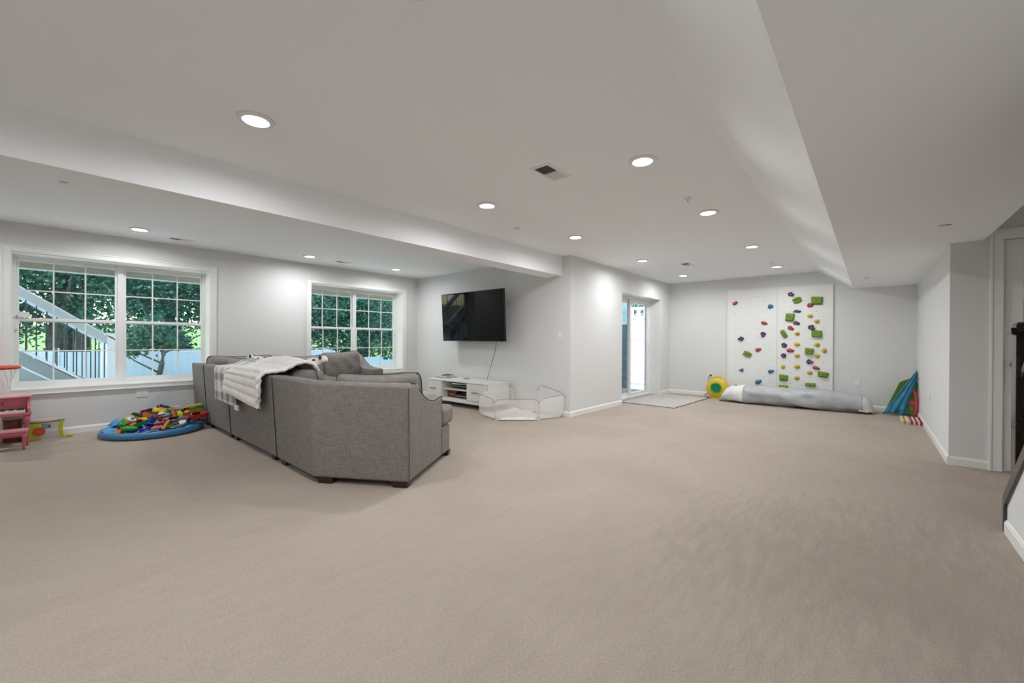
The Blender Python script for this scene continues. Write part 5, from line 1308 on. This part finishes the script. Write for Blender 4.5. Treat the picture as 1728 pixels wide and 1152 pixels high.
T(10.0, 18.0, 9, 'tree in the middle of the corner window', 'leaf2', crowns=((0, 0, 4.6, 2.6), (.8, -.8, 2.6, 1.8), (-1.4, -.3, 3, 1.6)), trunk=.22, n_=16000, seed=7, ls=.11)
T(12.8, 19, 9, 'tree at the right edge of the corner window', 'leaf2', crowns=((0, 0, 4.6, 2.8), (-.9, -.8, 2.6, 1.8)), trunk=.24, n_=14000, seed=8, ls=.115)
T(8.6, 24, 12, 'tall tree farther behind the corner window trees', 'leaf1', crowns=((0, 0, 6, 4), (3.2, 0, 5.2, 3.4)), trunk=.3, n_=14000, seed=9, ls=.26, gz=-.5)
T(1.2, 27, 12, 'tall tree farther behind the large window trees', 'leaf1', crowns=((0, 0, 6.5, 4), (4, 0, 5.6, 3.4), (-3.6, 0, 6, 3.4)), trunk=.32, n_=16000, seed=10, ls=.28, gz=-.3)
T(16.5, 8.6, 7, 'leafy tree above the fence outside the patio door', 'leaf2', crowns=((0, 0, 4.2, 2.4), (-2, -.3, 3.9, 1.7), (2.2, 0, 4, 2.2)), trunk=.22, n_=16000, seed=11, ls=.105, gz=-.15)
T(22, 11, 9, 'large tree farther beyond the patio fence', 'leaf1', crowns=((0, 0, 5, 3.2), (-3, .5, 4.6, 2.6)), trunk=.28, n_=7000, seed=12, ls=.2, gz=-.15)

def shrub(x, y, lab, rx, h, seed, m_='leaf1'):
    rn = random.Random(seed); r = thing('shrub', (x, y, -.6), lab, 'shrub', 'shrubs behind the fence')
    V, Fc = [], []
    for _ in range(5200):
        while True:
            q = Vector((rn.uniform(-1, 1), rn.uniform(-1, 1), rn.uniform(0, 1)))
            if q.length < 1: break
        q = q.normalized() * rn.uniform(.75, 1.0) * (1 + .25 * noise.noise(q * 3 + Vector((seed, 0, 0))))
        c = Vector((q.x * rx, q.y * rx * .6, abs(q.z) * h))
        d = Vector((rn.gauss(0, 1), rn.gauss(0, 1), rn.gauss(0, .6))).normalized(); e = d.cross(Vector((rn.gauss(0, 1), rn.gauss(0, 1), rn.gauss(0, 1)))).normalized(); l_ = .11 * rn.uniform(.7, 1.4)
        i0 = len(V); V += [c - d * l_ * .5, c + e * l_ * .32, c + d * l_ * .5, c - e * l_ * .32]; Fc.append((i0, i0 + 1, i0 + 2, i0 + 3))
    me = bpy.data.meshes.new('foliage'); me.from_pydata([tuple(p) for p in V], [], Fc); me.materials.append(M[m_])
    o_ = bpy.data.objects.new('foliage', me); COL.objects.link(o_); o_.parent = r; o_['kind'] = 'stuff'
    bm = new()
    for k in range(7):
        a = k * .9; tube(bm, [(0, 0, 0), (math.cos(a) * rx * .3, math.sin(a) * rx * .2, h * .4), (math.cos(a) * rx * .6, math.sin(a) * rx * .4, h * .75)], [.035, .025, .01], 6)
    obj('stem', bm, M['bark'], r, local=True)
shrub(7.6, 17.3, 'dense shrub at the left of the corner window behind the fence', 1.7, 3.0, 21)
shrub(10.4, 17.2, 'dense shrub in the middle of the corner window behind the fence', 1.8, 2.8, 22, 'leaf2')
shrub(13.2, 17.6, 'dense shrub right of the corner window behind the fence', 1.8, 3.0, 23)
shrub(2.6, 17.4, 'low shrub behind the fence in the large window', 1.2, 2.3, 24)
